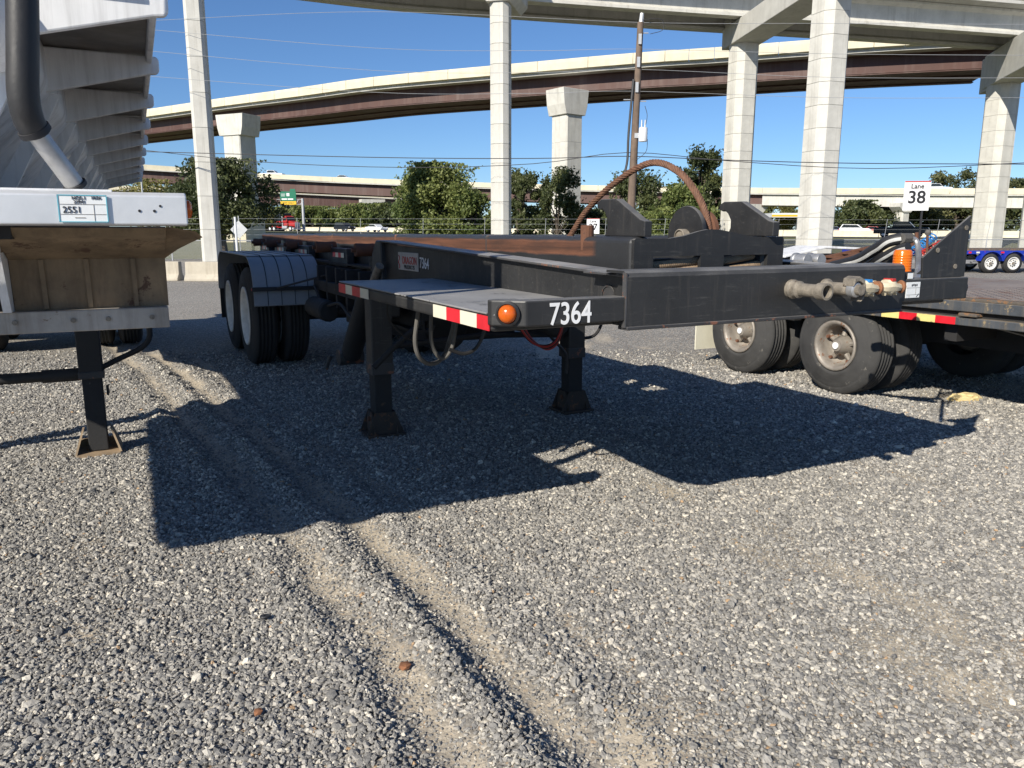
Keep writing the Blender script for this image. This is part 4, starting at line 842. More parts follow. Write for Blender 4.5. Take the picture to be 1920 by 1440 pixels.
for k, (s, cm) in enumerate(((1.690, M_['bluehose']), (1.838, M_['redhose']))):
    g = pipe_part('gladhand', [(.020, .003), (.022, .02), (.017, .035), (.017, .06), (.030, .065), (.034, .08), (.034, .105), (.026, .115), (.012, .120), (.0, .120)], (s, 0, 1.186), M_['bone'])
    MB().tube(spline([(s - .075, -.085, 1.190), (s - .04, -.098, 1.184), (s, -.100, 1.186), (s + .045, -.098, 1.180), (s + .08, -.085, 1.182)], 12), [.014, .018, .021, .024, .025, .025, .025, .024, .021, .018, .017, .016, .014][:13], 8).build('gladhand_arm', M_['bone'], g, smooth=True)
    MB().lathe((s + .083, -.088, 1.182), (.9, -.3, 0), [(.0, -.006), (.026, -.006), (.030, .0), (.026, .010), (.0, .012)], 14).build('rubber_seal', M_['rustorange'], g, smooth=True)
    MB().lathe((s - .078, -.085, 1.190), (-.9, -.3, 0), [(.0, -.004), (.020, -.004), (.022, .0), (.018, .008), (.0, .01)], 12).build('end_plug', M_['rustorange'], g, smooth=True)
    MB().box(s - .014, s + .010, -.118, -.070, 1.208, 1.222).build('colour_tag', cm, g, bevel=.003)
    for dx in (-.035, .0, .035): MB().prism([(s + dx - .008, 1.165), (s + dx + .008, 1.165), (s + dx + .003, 1.148)], 'y', -.105, -.085).build('lug', M_['bone'], g)
# winch housing between the rails
wp = MB().prism([(.832, 1.315), (.832, 1.386), (.840, 1.392), (1.02, 1.392), (1.10, 1.402), (1.19, 1.424), (1.24, 1.432), (1.30, 1.431), (1.38, 1.420), (1.50, 1.400), (1.60, 1.397), (1.700, 1.397), (1.710, 1.388), (1.710, 1.315)], 'y', .405, .425)
for a, b in ((.832, .936), (1.202, 1.338), (1.610, 1.710)): wp.box(a, b, .405, .425, 1.18, 1.3148)
wp.build('winch_plate', BK, T)
MB().box(.95, 1.60, .47, .60, 1.19, 1.30).build('winch_drum_recess', M_['under'], T)
def twist(path, r, strands, rs, turns, name, mat, parent):
    P = spline(path, 150); m = MB(); n = len(P)
    for k in range(strands):
        pts = []
        for i, p in enumerate(P):
            tg = (P[min(i+1, n-1)] - P[max(i-1, 0)]).normalized(); e = tg.cross(Vector((.93, .1, .05))).normalized(); g = tg.cross(e)
            q = 2 * math.pi * (k / strands + turns * i / n); pts.append(p + (e * math.cos(q) + g * math.sin(q)) * r)
        m.tube(pts, rs, 6)
    return m.build(name, mat, parent, smooth=True)
twist([(1.37, 1.92, 1.34), (1.375, 1.824, 1.404), (1.38, 1.656, 1.546), (1.38, 1.381, 1.686), (1.38, 1.054, 1.775), (1.38, .819, 1.721), (1.38, .648, 1.585), (1.38, .574, 1.458), (1.38, .57, 1.37)], .0116, 6, .0070, 15, 'wire_rope_loop', M_['rope'], T)
for a, b, dz in ((.93, 1.32, 0), (.95, 1.30, -.035), (1.33, 1.56, .012), (1.34, 1.60, -.03)):
    twist([(a, .455, 1.268 + dz), ((a + b) / 2, .450, 1.282 + dz), (b, .455, 1.296 + dz)], .011, 6, .0078, 6, 'drum_rope', M_['ropelight'], T)
sh = MB().lathe((1.32, .652, 1.412), (-1, 0, 0), [(.0, -.012), (.130, -.012), (.132, -.008), (.132, .008), (.130, .012), (.0, .012)], 40).build('sheave', BK, T, smooth=True)
MB().lathe((1.415, .652, 1.412), (-1, 0, 0), [(.0, -.012), (.112, -.012), (.112, .012), (.092, .02), (.092, .07), (.110, .085)], 32).build('sheave_groove', M_['rust'], sh, smooth=True)
MB().lathe((1.308, .652, 1.395), (-1, 0, 0), [(.040, 0), (.040, .035), (.034, .037), (.034, .028), (.0, .028)], 20).build('sheave_pin', M_['grimy'], sh, smooth=True)
# hook plates
def hook(s0, s1, dy, name='hook_plate'):
    pts = [(.40, 1.400), (.40, 1.466), (.435, 1.474), (.62, 1.568), (.745, 1.570), (.775, 1.556), (.778, 1.532), (.752, 1.522), (.735, 1.526), (.712, 1.510), (.690, 1.478), (.690, 1.440), (.710, 1.402)]
    return MB().prism([(y + dy, z) for y, z in pts], 'x', s0, s1).build(name, BK, T, bevel=.004)
hook(.88, .92, 0); hook(1.60, 1.64, -.03)
# rails
def rail(x0, x1):
    r_ = MB().box(x0, x1, .427, 9.80, 1.20, 1.400).build('rail', M_['rail'], T, bevel=.028, seg=4)
    MB().box(x0 + .015, x1 - .015, .45, 2.9, 1.095, 1.205).box(x0 + .015, x1 - .015, 2.905, 9.7, .92, 1.205).build('rail_web', BK, r_)
    for y in (1.9, 3.6, 5.6, 7.2, 8.9): MB().box(x0 - .003, x1 + .003, y, y + .022, 1.22, 1.4015).build('weld_band', M_['blackrust'], r_, bevel=.02)
    return r_
rail(.832, .945); rail(1.597, 1.710)
for x, y, z1, r0 in ((.862, .83, 1.452, .032), (1.66, .95, 1.478, .030), (1.56, 1.05, 1.47, .026)): MB().cyl((x, y, 1.33), (x, y, z1), r0, n=14).build('stub_post', M_['rust'], T, bevel=.004)
# side rollers on brackets with reflective plates
for k, (y, l) in enumerate(((3.95, .20), (5.35, .20), (6.9, .18), (8.2, .18), (9.35, .16))):
    b_ = MB().prism([(y - .10, 1.12), (y + .10, 1.12), (y + .07, 1.30), (y - .07, 1.30)], 'x', .74, .755).build('roller_bracket', M_['blackrust'], T, bevel=.004)
    MB().lathe((.80, y, 1.275), (-1, .0, 0), [(.0, 0), (.052, 0), (.055, .01), (.05, l * .5), (.055, l - .01), (.052, l), (.02, l), (.02, l + .03), (.0, l + .03)], 18).build('roller', M_['rust'], b_, smooth=True)
    MB().box(.735, .7385, y - .55, y - .12, 1.175, 1.235).build('side_plate', BK, b_)
    for i in range(4): MB().box(.7315, .7345, y - .54 + i * .1, y - .44 + i * .1, 1.185, 1.228).build('reflective_tape', M_['red' if i % 2 else 'tapewhite'], b_)
    MB().box(.74, .81, y - .62, y + .06, 1.10, 1.27).build('side_bracket', BK, b_, bevel=.006)
# main frame and underparts
fr = MB()
for x in (.78, 1.70):
    fr.box(x, x + .02, 2.9, 9.6, .72, 1.12); fr.box(x - .06, x + .08, 2.9, 9.6, 1.12, 1.135); fr.box(x - .06, x + .08, 2.9, 9.6, .70, .72)
fr.build('main_frame', M_['under'], T)
for y in (2.95, 3.9, 4.9, 5.5, 8.4, 9.5): MB().box(.81, 1.69, y, y + .08, .78, 1.08).build('cross_member', M_['under'], T)
for y in (3.5, 3.85, 4.25, 4.6, 4.95, 5.3): MB().box(.60, .78, y, y + .05, .74, 1.10).build('outrigger', M_['under'], T, bevel=.004)
MB().box(.60, .66, 3.4, 5.5, .86, .96).build('outer_rail', M_['under'], T, bevel=.006); MB().box(.66, .78, 4.0, 4.55, .62, .90).build('valve_box', M_['under'], T, bevel=.01)
MB().tube(spline([(.58, 5.4, .9), (.55, 4.9, .75), (.57, 4.4, .80), (.55, 3.9, .72), (.6, 3.4, .85)], 24), .014, 6).build('air_hose', M_['under'], T); MB().cyl((.56, 4.75, .70), (.56, 5.35, .70), .10, n=14).build('brake_chamber', M_['under'], T, bevel=.02, smooth=True)
MB().cyl((1.05, 3.1, .70), (1.05, 4.2, .70), .19, n=20).build('air_tank', M_['under'], T, bevel=.03, smooth=True); MB().box(1.3, 1.75, 3.3, 3.9, .56, .95).build('hydraulic_tank', M_['under'], T, bevel=.02)
MB().cyl((1.62, 2.4, .80), (1.62, 3.2, .78), .13, n=16).build('air_tank', M_['under'], T, bevel=.03, smooth=True)
# lift cylinder
lc_ = MB().cyl((.52, 3.90, .43), (.52, 3.32, .97), .085, n=18).build('lift_cylinder', M_['under'], T, smooth=True)
MB().cyl((.52, 3.32, .97), (.54, 3.10, 1.18), .032, n=14).build('cylinder_rod', M_['grimy'], lc_, smooth=True); MB().cyl((.42, 3.93, .40), (.62, 3.93, .40), .07, n=14).build('cylinder_pivot', M_['blackrust'], lc_)
MB().tube(spline([(.36, 3.93, .42), (.34, 3.96, .36), (.33, 3.99, .30)], 6), .016, 6).build('grease_fitting', M_['blackrust'], lc_)
# landing legs
M_['footrust'] = paint('dusty_rusty_foot', (.055, .042, .034), wear=(.15, .075, .04), wear_amt=.30, rough=.85, scale=9, bumpy=.4)
def leg(x, y, crank):
    l = MB().box(x - .075, x + .075, y - .075, y + .075, .47, 1.08).build('landing_leg', BK, T, bevel=.008)
    MB().box(x - .062, x + .062, y - .062, y + .062, .11, .475).build('inner_leg', M_['under'], l, bevel=.005)
    MB().box(x - .078, x + .078, y - .078, y + .078, .44, .52).build('leg_collar', M_['blackrust'], l, bevel=.005)
    ft = MB().box(x - .135, x + .135, y - .13, y + .13, .0, .022)
    for dx in (-.085, .077): ft.prism([(y - .12, .022), (y + .12, .022), (y + .05, .17), (y - .05, .17)], 'x', x + dx, x + dx + .008)
    for dy in (-.088, .080): ft.prism([(x - .135, .022), (x + .135, .022), (x + .072, .175), (x - .072, .175)], 'y', y + dy, y + dy + .008)
    ft.build('foot', M_['footrust'], l)
    MB().cyl((x - .10, y, .12), (x + .10, y, .12), .018, n=8).build('foot_pin', M_['rust'], l)
    MB().cyl((x + .03, y + .02, .62), (x + .38 * (1 if x < 1.2 else -1), y + .75, 1.05), .028, n=8).build('brace', M_['under'], l)
    MB().cyl((x, y, .62), (1.22, y + .02, .66), .022, n=8).build('cross_brace', M_['under'], l)
    if crank: MB().tube(spline([(x + .08, y, .58), (x + .20, y - .01, .60), (x + .27, y - .01, .70), (x + .27, y - .01, .86), (x + .22, y, .98)], 20), .013, 8).build('crank_handle', M_['under'], l, smooth=True)
leg(.435, 2.84, False); leg(2.03, 2.86, True)
# hoses and cables under the left wing
def px(x, y, t): # photo pixel onto the trailer cross plane at distance t from its front
    u = (x - 960) / F_PX; v = (720 - y) / F_PX; d = Vector((u, _cp + v*_sp, -_sp + v*_cp)); a_ = Vector((math.cos(TH), math.sin(TH), 0)); b_ = Vector((-math.sin(TH), math.cos(TH), 0))
    c = Vector((0, 0, CAM_H)) - Vector((-.03, 2.65, 0)); k = (t - c.dot(b_)) / d.dot(b_); q = c + d * k; return Vector((q.dot(a_), q.dot(b_), q.z))
def hoze(name, pts, t, r, mat, n=40): return MB().tube(spline([px(x, y, t if not isinstance(t, list) else t[i]) for i, (x, y) in enumerate(pts)], n), r, 8).build(name, mat, T, smooth=True)
hoze('air_hose', [(787, 560), (782, 600), (778, 640), (785, 668), (803, 682), (822, 678), (835, 662), (842, 640), (850, 610), (852, 575)], [1.2, 1.2, 1.2, 1.2, 1.25, 1.3, 1.35, 1.4, 1.4, 1.4], .011, M_['hose'])
hoze('air_hose', [(812, 565), (808, 600), (809, 640), (818, 664), (832, 672), (846, 655), (852, 630), (858, 585)], 1.3, .010, M_['hose'])
hoze('air_hose', [(725, 565), (730, 600), (760, 632), (800, 640), (815, 610)], 1.9, .006, M_['under'])
hoze('black_cable', [(842, 655), (868, 663), (890, 655), (905, 630), (912, 600)], 1.0, .009, M_['blackhose'])
hoze('mud_flap_strap', [(700, 690), (740, 650), (790, 605)], 2.5, .02, M_['under'])
MB().box(.30, .345, 1.30, 1.31, 1.0, 1.068).build('white_tag', M_['deck'], T)
for k, (mt, dy) in enumerate((('redhose', 0), ('blackhose', 4), ('redhose', 8), ('blackhose', -3), ('blackhose', 6))):
    hoze('cable', [(968 + dy, 600), (985 + dy, 628 + dy*.4), (1003 + dy, 645 + dy*.4), (1025 + dy*.4, 650 + dy*.6), (1042 + dy*.3, 640 + dy*.5), (1052 + dy*.2, 618), (1056, 598)], 2.2 + k * .01, .008, M_[mt])
hoze('cable', [(1010, 600), (1030, 628), (1058, 660), (1063, 680), (1062, 700)], 2.55, .012, M_['blackhose'])
# wheels, axles, fenders
W22 = tyre_meshes(.525, .265, .30, 'a', M_['tire'], M_['wheel'], .14)
W22i = tyre_meshes(.525, .265, .30, 'a', M_['tire'], M_['rim'], .20)
for y in (6.42, 7.68):
    for x in (.185, .51): put_wheel(T, W22, (x, y, .525))
    for x in (2.0, 2.325): put_wheel(T, W22i, (x, y, .525), True)
    MB().cyl((.25, y, .525), (2.26, y, .525), .075, n=14).build('axle', M_['under'], T)
    MB().box(.66, .78, y - .45, y + .45, .56, .68).build('leaf_spring', M_['under'], T, bevel=.02)
def fender(xa, xb):
    pts = [(5.60, .70), (5.615, .86), (5.68, 1.02), (5.80, 1.125), (5.95, 1.172), (6.15, 1.185), (7.95, 1.185), (8.15, 1.172), (8.30, 1.125), (8.42, 1.02), (8.485, .86), (8.50, .70)]
    pts = [(p.x, p.y) for p in spline([(a, b, 0) for a, b in pts], 44)]
    ib = [(y + (7.05 - y) * .008, z - .008) for y, z in pts]
    o = MB().prism(pts + ib[::-1], 'x', xa, xb).build('fender', M_['fender'], T, smooth=True)
    n = 5
    for k in range(1, n):
        x = xa + (xb - xa) * k / n - .003; rb = [(y - (7.05 - y) * .0025, z + .005) for y, z in pts]
        MB().prism(rb + pts[::-1], 'x', x, x + .006).build('fender_rib', M_['under'] if k else None, o)
    MB().box(xa - .02, xb + .01, 5.565, 5.60, .845, .885).build('fender_bracket', M_['blackhose'], o, bevel=.004)
    MB().cyl((xa + .22, 5.57, .87), (xa + .75, 5.2, 1.04), .010, n=6).build('fender_stay', M_['blackhose'], o)
    MB().cyl((xa - .025, 5.58, .865), (xa - .012, 5.58, .865), .012, n=8).build('reflector', M_['redletter'], o)
    return o
fender(.03, .70); fender(1.83, 2.50)
MB().box(.05, .66, 8.56, 8.57, .30, .95).build('mud_flap', M_['tire'], T)
# hose bundle, air lines and valves behind the right wing
def striped(pts, r, n=30):
    P = spline(pts, n); o = MB().tube(P, r, 12).build('hydraulic_hose', M_['blackhose'], T, smooth=True)
    m = MB(); vs = []
    for i, p in enumerate(P):
        tg = (P[min(i+1, len(P)-1)] - P[max(i-1, 0)]).normalized(); sd = Vector((-.62, -.78, .05)); sd = (sd - tg * sd.dot(tg)).normalized(); up = tg.cross(sd)
        for q in (-.28, -.14, 0, .14, .28): vs.append(p + (sd * math.cos(q) + up * math.sin(q)) * (r + .0012))
    fs = [(i*5 + k, i*5 + k + 1, (i+1)*5 + k + 1, (i+1)*5 + k) for i in range(len(P)-1) for k in range(4)]
    m.add(vs, fs).build('hose_stripe', M_['stripe'], o, smooth=True); return o
striped([px(1560, 500, 1.2), px(1605, 488, 1.0), px(1640, 468, .85), px(1665, 453, .75), px(1692, 447, .68)], .034)
striped([px(1630, 496, .95), px(1655, 483, .8), px(1680, 470, .7), px(1703, 463, .62)], .028)
hoze('hydraulic_hose', [(1590, 500), (1615, 484), (1642, 472), (1668, 466)], [1.4, 1.3, 1.2, 1.15], .036, M_['blackhose'])
hoze('hose_fitting', [(1690, 447), (1708, 447)], .67, .030, M_['hose'], 4)
hoze('steel_pipe', [(1706, 446), (1718, 452), (1722, 470), (1722, 500), (1718, 530)], [.66, .64, .6, .5, .3], .016, M_['silver'])
hoze('sleeve', [(1662, 465), (1692, 463)], 1.1, .034, M_['bone'], 4)
MB().box(2.05, 2.35, .40, 1.1, 1.137, 1.22).build('valve_block', M_['under'], T, bevel=.01)
hoze('rust_post', [(1719, 520), (1719, 436)], .9, .011, M_['rust'], 3)
lv = hoze('control_lever', [(1737, 510), (1739, 440)], .55, .007, M_['rust'], 3)
MB().lathe(px(1740, 436, .55), (0, 0, 1), [(.0, -.017), (.012, -.014), (.018, 0), (.012, .014), (.0, .017)], 14).build('lever_knob', M_['hose'], lv, smooth=True)
def coil(name, a, b, r, turns, mat):
    a = Vector(a); b = Vector(b); d = (b - a); e = d.normalized().orthogonal().normalized(); g = d.normalized().cross(e)
    MB().tube([a + d * (i / 160) + (e * math.cos(2*math.pi*turns*i/160) + g * math.sin(2*math.pi*turns*i/160)) * r for i in range(161)], .0042, 5).build(name, mat, T, smooth=True)
coil('blue_air_line', px(1708, 475, .75), px(1752, 442, .75), .024, 9, M_['bluehose']); coil('red_air_line', px(1725, 480, .6), px(1768, 456, .6), .022, 8, M_['redhose'])
coil('red_air_line', px(1718, 474, .85), px(1745, 468, .85), .020, 9, M_['redhose'])
# ------------------------------------------------------------------ white bottom-dump trailer at the left (local x across, y forward along the lane from the viewer)
TQ = R(25.6); QX, QY = -1.0, 5.0
def wq(q, r): return Vector((q * math.cos(TQ) - r * math.sin(TQ), q * math.sin(TQ) + r * math.cos(TQ), 0))
D = thing('hopper_trailer', 'white hopper trailer with ribbed overhanging side and dirty front apron, left edge', 'trailer', wq(QX, QY), TQ)
WH = M_['white']
class QB(MB):
    def build(s, name, mat, parent=None, bevel=0, smooth=False, seg=2):
        s.v = [(x - QX, y - QY, z) for x, y, z in s.v]; return MB.build(s, name, mat, parent, bevel, smooth, seg)
# front bar with its lot sticker
bar = QB().prism([(2.455, 1.440), (2.485, 1.437), (2.56, 1.437), (2.56, 1.528), (2.485, 1.530), (2.455, 1.520)], 'x', -2.12, .142).build('front_bar', M_['alu'], D, bevel=.004)
stk = QB().box(-.178, -.063, 2.4495, 2.4520, 1.4465, 1.5185).build('lot_sticker', M_['paper'], D)
for a, b, c, d in ((-.180, -.061, 1.5165, 1.5190), (-.180, -.061, 1.4460, 1.4485), (-.180, -.1775, 1.446, 1.519), (-.0635, -.061, 1.446, 1.519)): QB().box(a, b, 2.4480, 2.4494, c, d).build('sticker_border', M_['cyan'], stk)
for a, b, c, d in ((-.176, -.065, 1.4935, 1.4942), (-.176, -.065, 1.4670, 1.4677), (-.095, -.0943, 1.449, 1.493), (-.142, -.117, 1.4575, 1.4590)): QB().box(a, b, 2.4482, 2.4493, c, d).build('sticker_rule', M_['grimy'], stk)
for body, q, z, sz in (('NOS-1', -.146, 1.5065, .0125), ('10/26', -.100, 1.5075, .0115), ('23941', -.142, 1.4965, .0120), ('2551', -.170, 1.4715, .024)):
    text('sticker_text', body, sz, M_['ink'], stk, (q - QX, 2.4480 - QY, z), (1, 0, 0), (0, 0, 1), sx=.95)
for q, z, r in ((-.46, 1.494, .007), (-.43, 1.497, .005), (-.385, 1.478, .003), (.018, 1.478, .004), (.056, 1.478, .004), (.072, 1.492, .0035)): QB().cyl((q, 2.4545, z), (q, 2.4530, z), r, n=10).build('bolt_hole', M_['ink'], bar)
QB().lathe((.143, 2.50, 1.485), (1, 0, 0), [(.026, 0), (.026, .008), (.018, .014), (.0, .015)], 16).build('side_marker', M_['amber'], bar, smooth=True)
M_['dirtycream'] = paint('dirty_cream_rail', (.40, .36, .31), wear=(.20, .14, .09), wear_amt=.22, rough=.6, scale=6, streak=(.2, .16, .12), bumpy=.2)
# dirty apron under the bar, lower rail and inside void
apr = QB().prism([(2.58, 1.432), (2.60, 1.41), (2.72, 1.385), (2.86, 1.335), (2.885, 1.175), (2.895, 1.175), (2.872, 1.345), (2.73, 1.397), (2.62, 1.425), (2.60, 1.436)], 'x', -.36, .085)
apr.build('front_apron', M_['dirtyplate'], D, smooth=True)
lip = QB(); pts_o = [(.085, 2.87, 1.33), (.13, 2.80, 1.375), (.165, 2.72, 1.405), (.185, 2.62, 1.43)]
lip.add([(.02, 2.60, 1.432), (.10, 2.60, 1.434), (.17, 2.61, 1.422), (.19, 2.62, 1.404), (.02, 2.88, 1.33), (.08, 2.88, 1.33), (.125, 2.80, 1.365), (.16, 2.74, 1.385)], [(0, 1, 5, 4), (1, 2, 6, 5), (2, 3, 7, 6)]).build('bent_lip', M_['dirtyplate'], D, smooth=True)
for q in (-.28, -.155, -.02): QB().prism([(2.852, 1.335), (2.874, 1.178), (2.882, 1.178), (2.862, 1.337)], 'x', q, q + .014).build('apron_rib', M_['dirtyplate'], D)
lr = QB().box(-1.45, .082, 2.840, 2.905, 1.105, 1.174).build('lower_rail', M_['dirtycream'], D, bevel=.004)
for q in (-.36, -.20, -.10, .03): QB().cyl((q, 2.84, 1.142), (q, 2.834, 1.142), .008, n=8).build('rail_bolt', M_['grimy'], lr)
QB().box(-1.45, -.36, 3.2, 3.22, 1.1, 1.42).build('coupler_back', M_['under'], D); QB().box(-1.45, -.36, 2.75, 2.78, 1.36, 1.44).build('coupler_lip', M_['dirtyplate'], D)
QB().box(-1.45, -.42, 2.86, 2.89, 1.255, 1.30).build('coupler_rail', M_['dirtyplate'], D, bevel=.004); QB().prism([(2.70, 1.42), (2.86, 1.40), (2.88, 1.175), (2.82, 1.175)], 'x', -.385, -.362).build('apron_edge', M_['white'], D)
QB().box(-1.6, .06, 2.93, 3.8, 1.32, 1.40).build('coupler_plate', M_['under'], D)
# hopper body: sloped walls
def hop(y, zlo, qi): return [(-2.05 + (.1 - qi) * .9, y, zlo), (qi - .22, y, zlo), (-.27, y, 2.0), (-.27, y, 2.18), (-1.72, y, 2.18), (-1.72, y, 2.0)]
rings = [(3.02, 1.92, -.4), (3.6, 1.62, -.42), (5.0, 1.52, -.48), (7.2, 1.42, -.55), (8.8, .95, -.75), (10.0, .95, -.75), (11.2, 1.40, -.48), (12.5, 1.75, -.4)]
v = []; f = []
for y, zl, qi in rings: v += hop(y, zl, qi)
for i in range(len(rings) - 1):
    for k in range(6): f.append((i*6 + k, i*6 + (k+1) % 6, (i+1)*6 + (k+1) % 6, (i+1)*6 + k))
f += [tuple(range(6)), tuple(range((len(rings)-1)*6, len(rings)*6))]
QB().add(v, f).build('hopper', WH, D, bevel=.03, smooth=True, seg=3)
QB().prism([(2.80, 2.18), (12.7, 2.18), (12.7, 2.52), (3.0, 2.52)], 'x', -2.1, .03).build('upper_body', WH, D, bevel=.02)
QB().prism([(-2.0, 2.521), (-.10, 2.521), (-.55, 2.80), (-1.55, 2.80)], 'y', 3.6, 12.5).build('top_cover', WH, D, bevel=.02)
# side shelf and tapered ribs
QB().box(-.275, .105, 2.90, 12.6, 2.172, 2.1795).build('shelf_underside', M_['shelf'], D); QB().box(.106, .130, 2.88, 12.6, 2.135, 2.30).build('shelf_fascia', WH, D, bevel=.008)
rb = QB().prism([(-.30, 2.170), (.148, 2.166), (.157, 2.152), (.157, 2.108), (.145, 2.094), (.11, 2.090), (-.30, 1.985)], 'y', 0, .030).mesh('rib', WH)
for k in range(10):
    o = inst('rib', rb, D, (-QX, 2.86 + k * 1.02 - QY, 0)); fin(o, .006 if k < 4 else 0)
wr = QB().prism([(-.29, 2.0), (-.24, 2.0), (-.52, 1.45), (-.60, 1.45)], 'y', 0, .035).mesh('wall_rib', WH)
for k in range(9): inst('wall_rib', wr, D, (-QX, 2.98 + k * 1.02 - QY, 0))
# front: rounded head, gussets and the big hoses
QB().tube(spline([(-1.95, 2.95, 2.1), (-1.5, 2.75, 2.12), (-.95, 2.72, 2.12), (-.55, 2.82, 2.10), (-.32, 3.0, 2.06)], 24), [.16] * 25, 12).build('head_roll', WH, D, smooth=True)
QB().add([(-2.05, 2.78, 2.18), (-.40, 2.78, 2.18), (-.34, 3.02, 2.18), (-2.05, 3.02, 2.18), (-1.75, 3.30, 1.50), (-.62, 3.30, 1.50), (-.56, 3.5, 1.50), (-1.75, 3.5, 1.5)], [(0, 1, 5, 4), (1, 2, 6, 5), (2, 3, 7, 6), (3, 0, 4, 7), (0, 3, 2, 1), (4, 5, 6, 7)]).build('head_sheet', WH, D, bevel=.05, smooth=True, seg=3)
for q in (-.92, -.70, -.50): QB().prism([(2.60, 1.535), (3.25, 1.535), (3.30, 1.86), (3.20, 1.86)], 'x', q, q + .025).build('head_gusset', WH, D, bevel=.006)
QB().box(-2.1, -.05, 2.58, 3.35, 1.528, 1.540).build('nose_deck', WH, D); QB().box(-2.1, -.45, 3.36, 5.6, 1.52, 1.535).build('shadow_pan', M_['under'], D)  # rear pan added out of view to fill gaps in the ground shadow
for q_, r_e in ((-2.1, 5.2), (-.40, 12.4)): QB().box(q_, q_ + .09, 2.58, r_e, 1.40, 1.519).build('frame_rail', M_['under'], D)
bh = QB().tube(spline([(-.185, 2.62, 2.60), (-.218, 2.62, 2.1), (-.236, 2.62, 1.90), (-.246, 2.625, 1.80), (-.243, 2.64, 1.735), (-.230, 2.665, 1.698)], 30), .040, 18).build('suction_hose', M_['blackhose'], D, smooth=True)
QB().tube(spline([(-.238, 2.655, 1.712), (-.215, 2.68, 1.672), (-.180, 2.715, 1.612), (-.146, 2.752, 1.552)], 10), .028, 16).build('steel_elbow_pipe', M_['silver'], bh, smooth=True)
QB().lathe((-.232, 2.662, 1.703), (.40, .42, -.8), [(.038, -.010), (.044, -.008), (.044, .008), (.038, .010)], 20).build('hose_clamp', M_['ink'], bh, smooth=True)
QB().lathe((-.150, 2.748, 1.560), (.40, .42, -.8), [(.029, -.007), (.034, -.005), (.034, .007), (.029, .008)], 20).build('hose_clamp', M_['ink'], bh, smooth=True)
# landing gear
def dleg(q, r):
    l = QB().box(q - .068, q + .068, r - .068, r + .068, .52, 1.36).build('landing_leg', M_['under'], D, bevel=.008)
    QB().box(q - .057, q + .057, r - .057, r + .057, .024, .525).build('inner_leg', M_['tire'], l, bevel=.006); QB().box(q - .073, q + .073, r - .073, r + .073, .50, .545).build('leg_collar', M_['blackrust'], l, bevel=.004)
    ft = QB().box(q - .125, q + .125, r - .13, r + .13, .0, .02)
    for sg in (-1, 1):
        xo, xi = q + sg * .135, q + sg * .088; ft.add([(xo, r - .12, .02), (xo, r + .12, .02), (xi, r + .05, .165), (xi, r - .05, .165), (xo - sg * .012, r - .12, .02), (xo - sg * .012, r + .12, .02), (xi - sg * .012, r + .05, .165), (xi - sg * .012, r - .05, .165)], [(0, 1, 2, 3), (7, 6, 5, 4), (0, 4, 5, 1), (1, 5, 6, 2), (2, 6, 7, 3), (3, 7, 4, 0)])
    ft.box(q - .12, q + .12, r + .10, r + .11, .02, .075)
    ft.build('foot', M_['footwood'], l); return l
M_['footwood'] = paint('scraped_tan_foot_steel', (.30, .22, .14), wear=(.16, .07, .035), wear_amt=.15, rough=.8, scale=9, bumpy=.4)
LR = 5.60
l1 = dleg(-.325, LR); dleg(-1.70, LR)
QB().cyl((-1.70, LR, .525), (-.325, LR, .525), .034, n=14).build('cross_shaft', M_['under'], l1, smooth=True)
for r in (.0,): QB().cyl((-.60, LR, .525), (-.39, LR, .525), .042, n=14).build('shaft_sleeve', M_['under'], l1, smooth=True)
QB().tube(spline([(-.26, LR, .56), (-.15, LR + .02, .61), (-.02, LR + .03, .67), (.035, LR + .03, .75), (.02, LR + .02, .90), (-.02, LR, 1.05), (-.03, LR, 1.12)], 24), .018, 8).build('crank_handle', M_['under'], l1, smooth=True)
QB().box(-.25, -.235, LR - .03, LR + .03, .38, .44).build('leg_lug', M_['under'], l1)
# rear wheels
for r in (11.2, 12.45):
    for q in (-.02, -.345): o = put_wheel(D, W22i, (q - .13 - QX, r - QY, .525), True)
    for q in (-1.66, -1.985): o = put_wheel(D, W22i, (q - QX, r - QY, .525))
    QB().cyl((-1.9, r, .525), (-.15, r, .525), .07, n=12).build('axle', M_['under'], D)
QB().box(-.44, .0, 10.60, 10.615, .32, .98).build('mud_flap', M_['dirtyplate'], D); QB().box(.03, .07, 10.58, 10.62, .40, 1.10).build('flap_bracket', M_['white'], D)
QB().box(-1.75, -.3, 9.6, 12.9, .95, 1.15).build('rear_frame', M_['under'], D)

# ------------------------------------------------------------------ rusty lowboy trailer at the right (same lane direction as the black one)
B = thing('lowboy_trailer', 'weathered black lowboy trailer with rusty deck at the right border', 'trailer', Vector((-.03, 2.65, 0)) + Vector((math.cos(TH), math.sin(TH), 0)) * 5.5 + Vector((-math.sin(TH), math.cos(TH), 0)) * 1.0, TH)
SX, SY = 5.5, 1.0
class SB(MB):
    def build(s, name, mat, parent=None, bevel=0, smooth=False, seg=2):
        s.v = [(x - SX, y - SY, z) for x, y, z in s.v]; return MB.build(s, name, mat, parent, bevel, smooth, seg)
M_['lowboy'] = paint('peeling_blue_black_paint', (.055, .065, .078), wear=(.26, .20, .12), wear_amt=.24, rough=.55, scale=7, dust=(.3, .24, .17), dust_amt=.6, bumpy=.3, streak=(.16, .13, .09))
M_['rustdeck'] = paint('rusty_tread_plate', (.17, .135, .115), wear=(.13, .062, .036), wear_amt=.30, rough=.75, scale=3, dust=(.32, .28, .25), dust_amt=.55, bumpy=.5)
M_['deckedge'] = paint('rust_scraped_edge', (.10, .085, .07), wear=(.22, .12, .06), wear_amt=.38, rough=.8, scale=10, bumpy=.5)
SB().box(4.385, 4.53, -4.5, 4.6, .74, .80).build('side_rail', M_['lowboy'], B, bevel=.006)
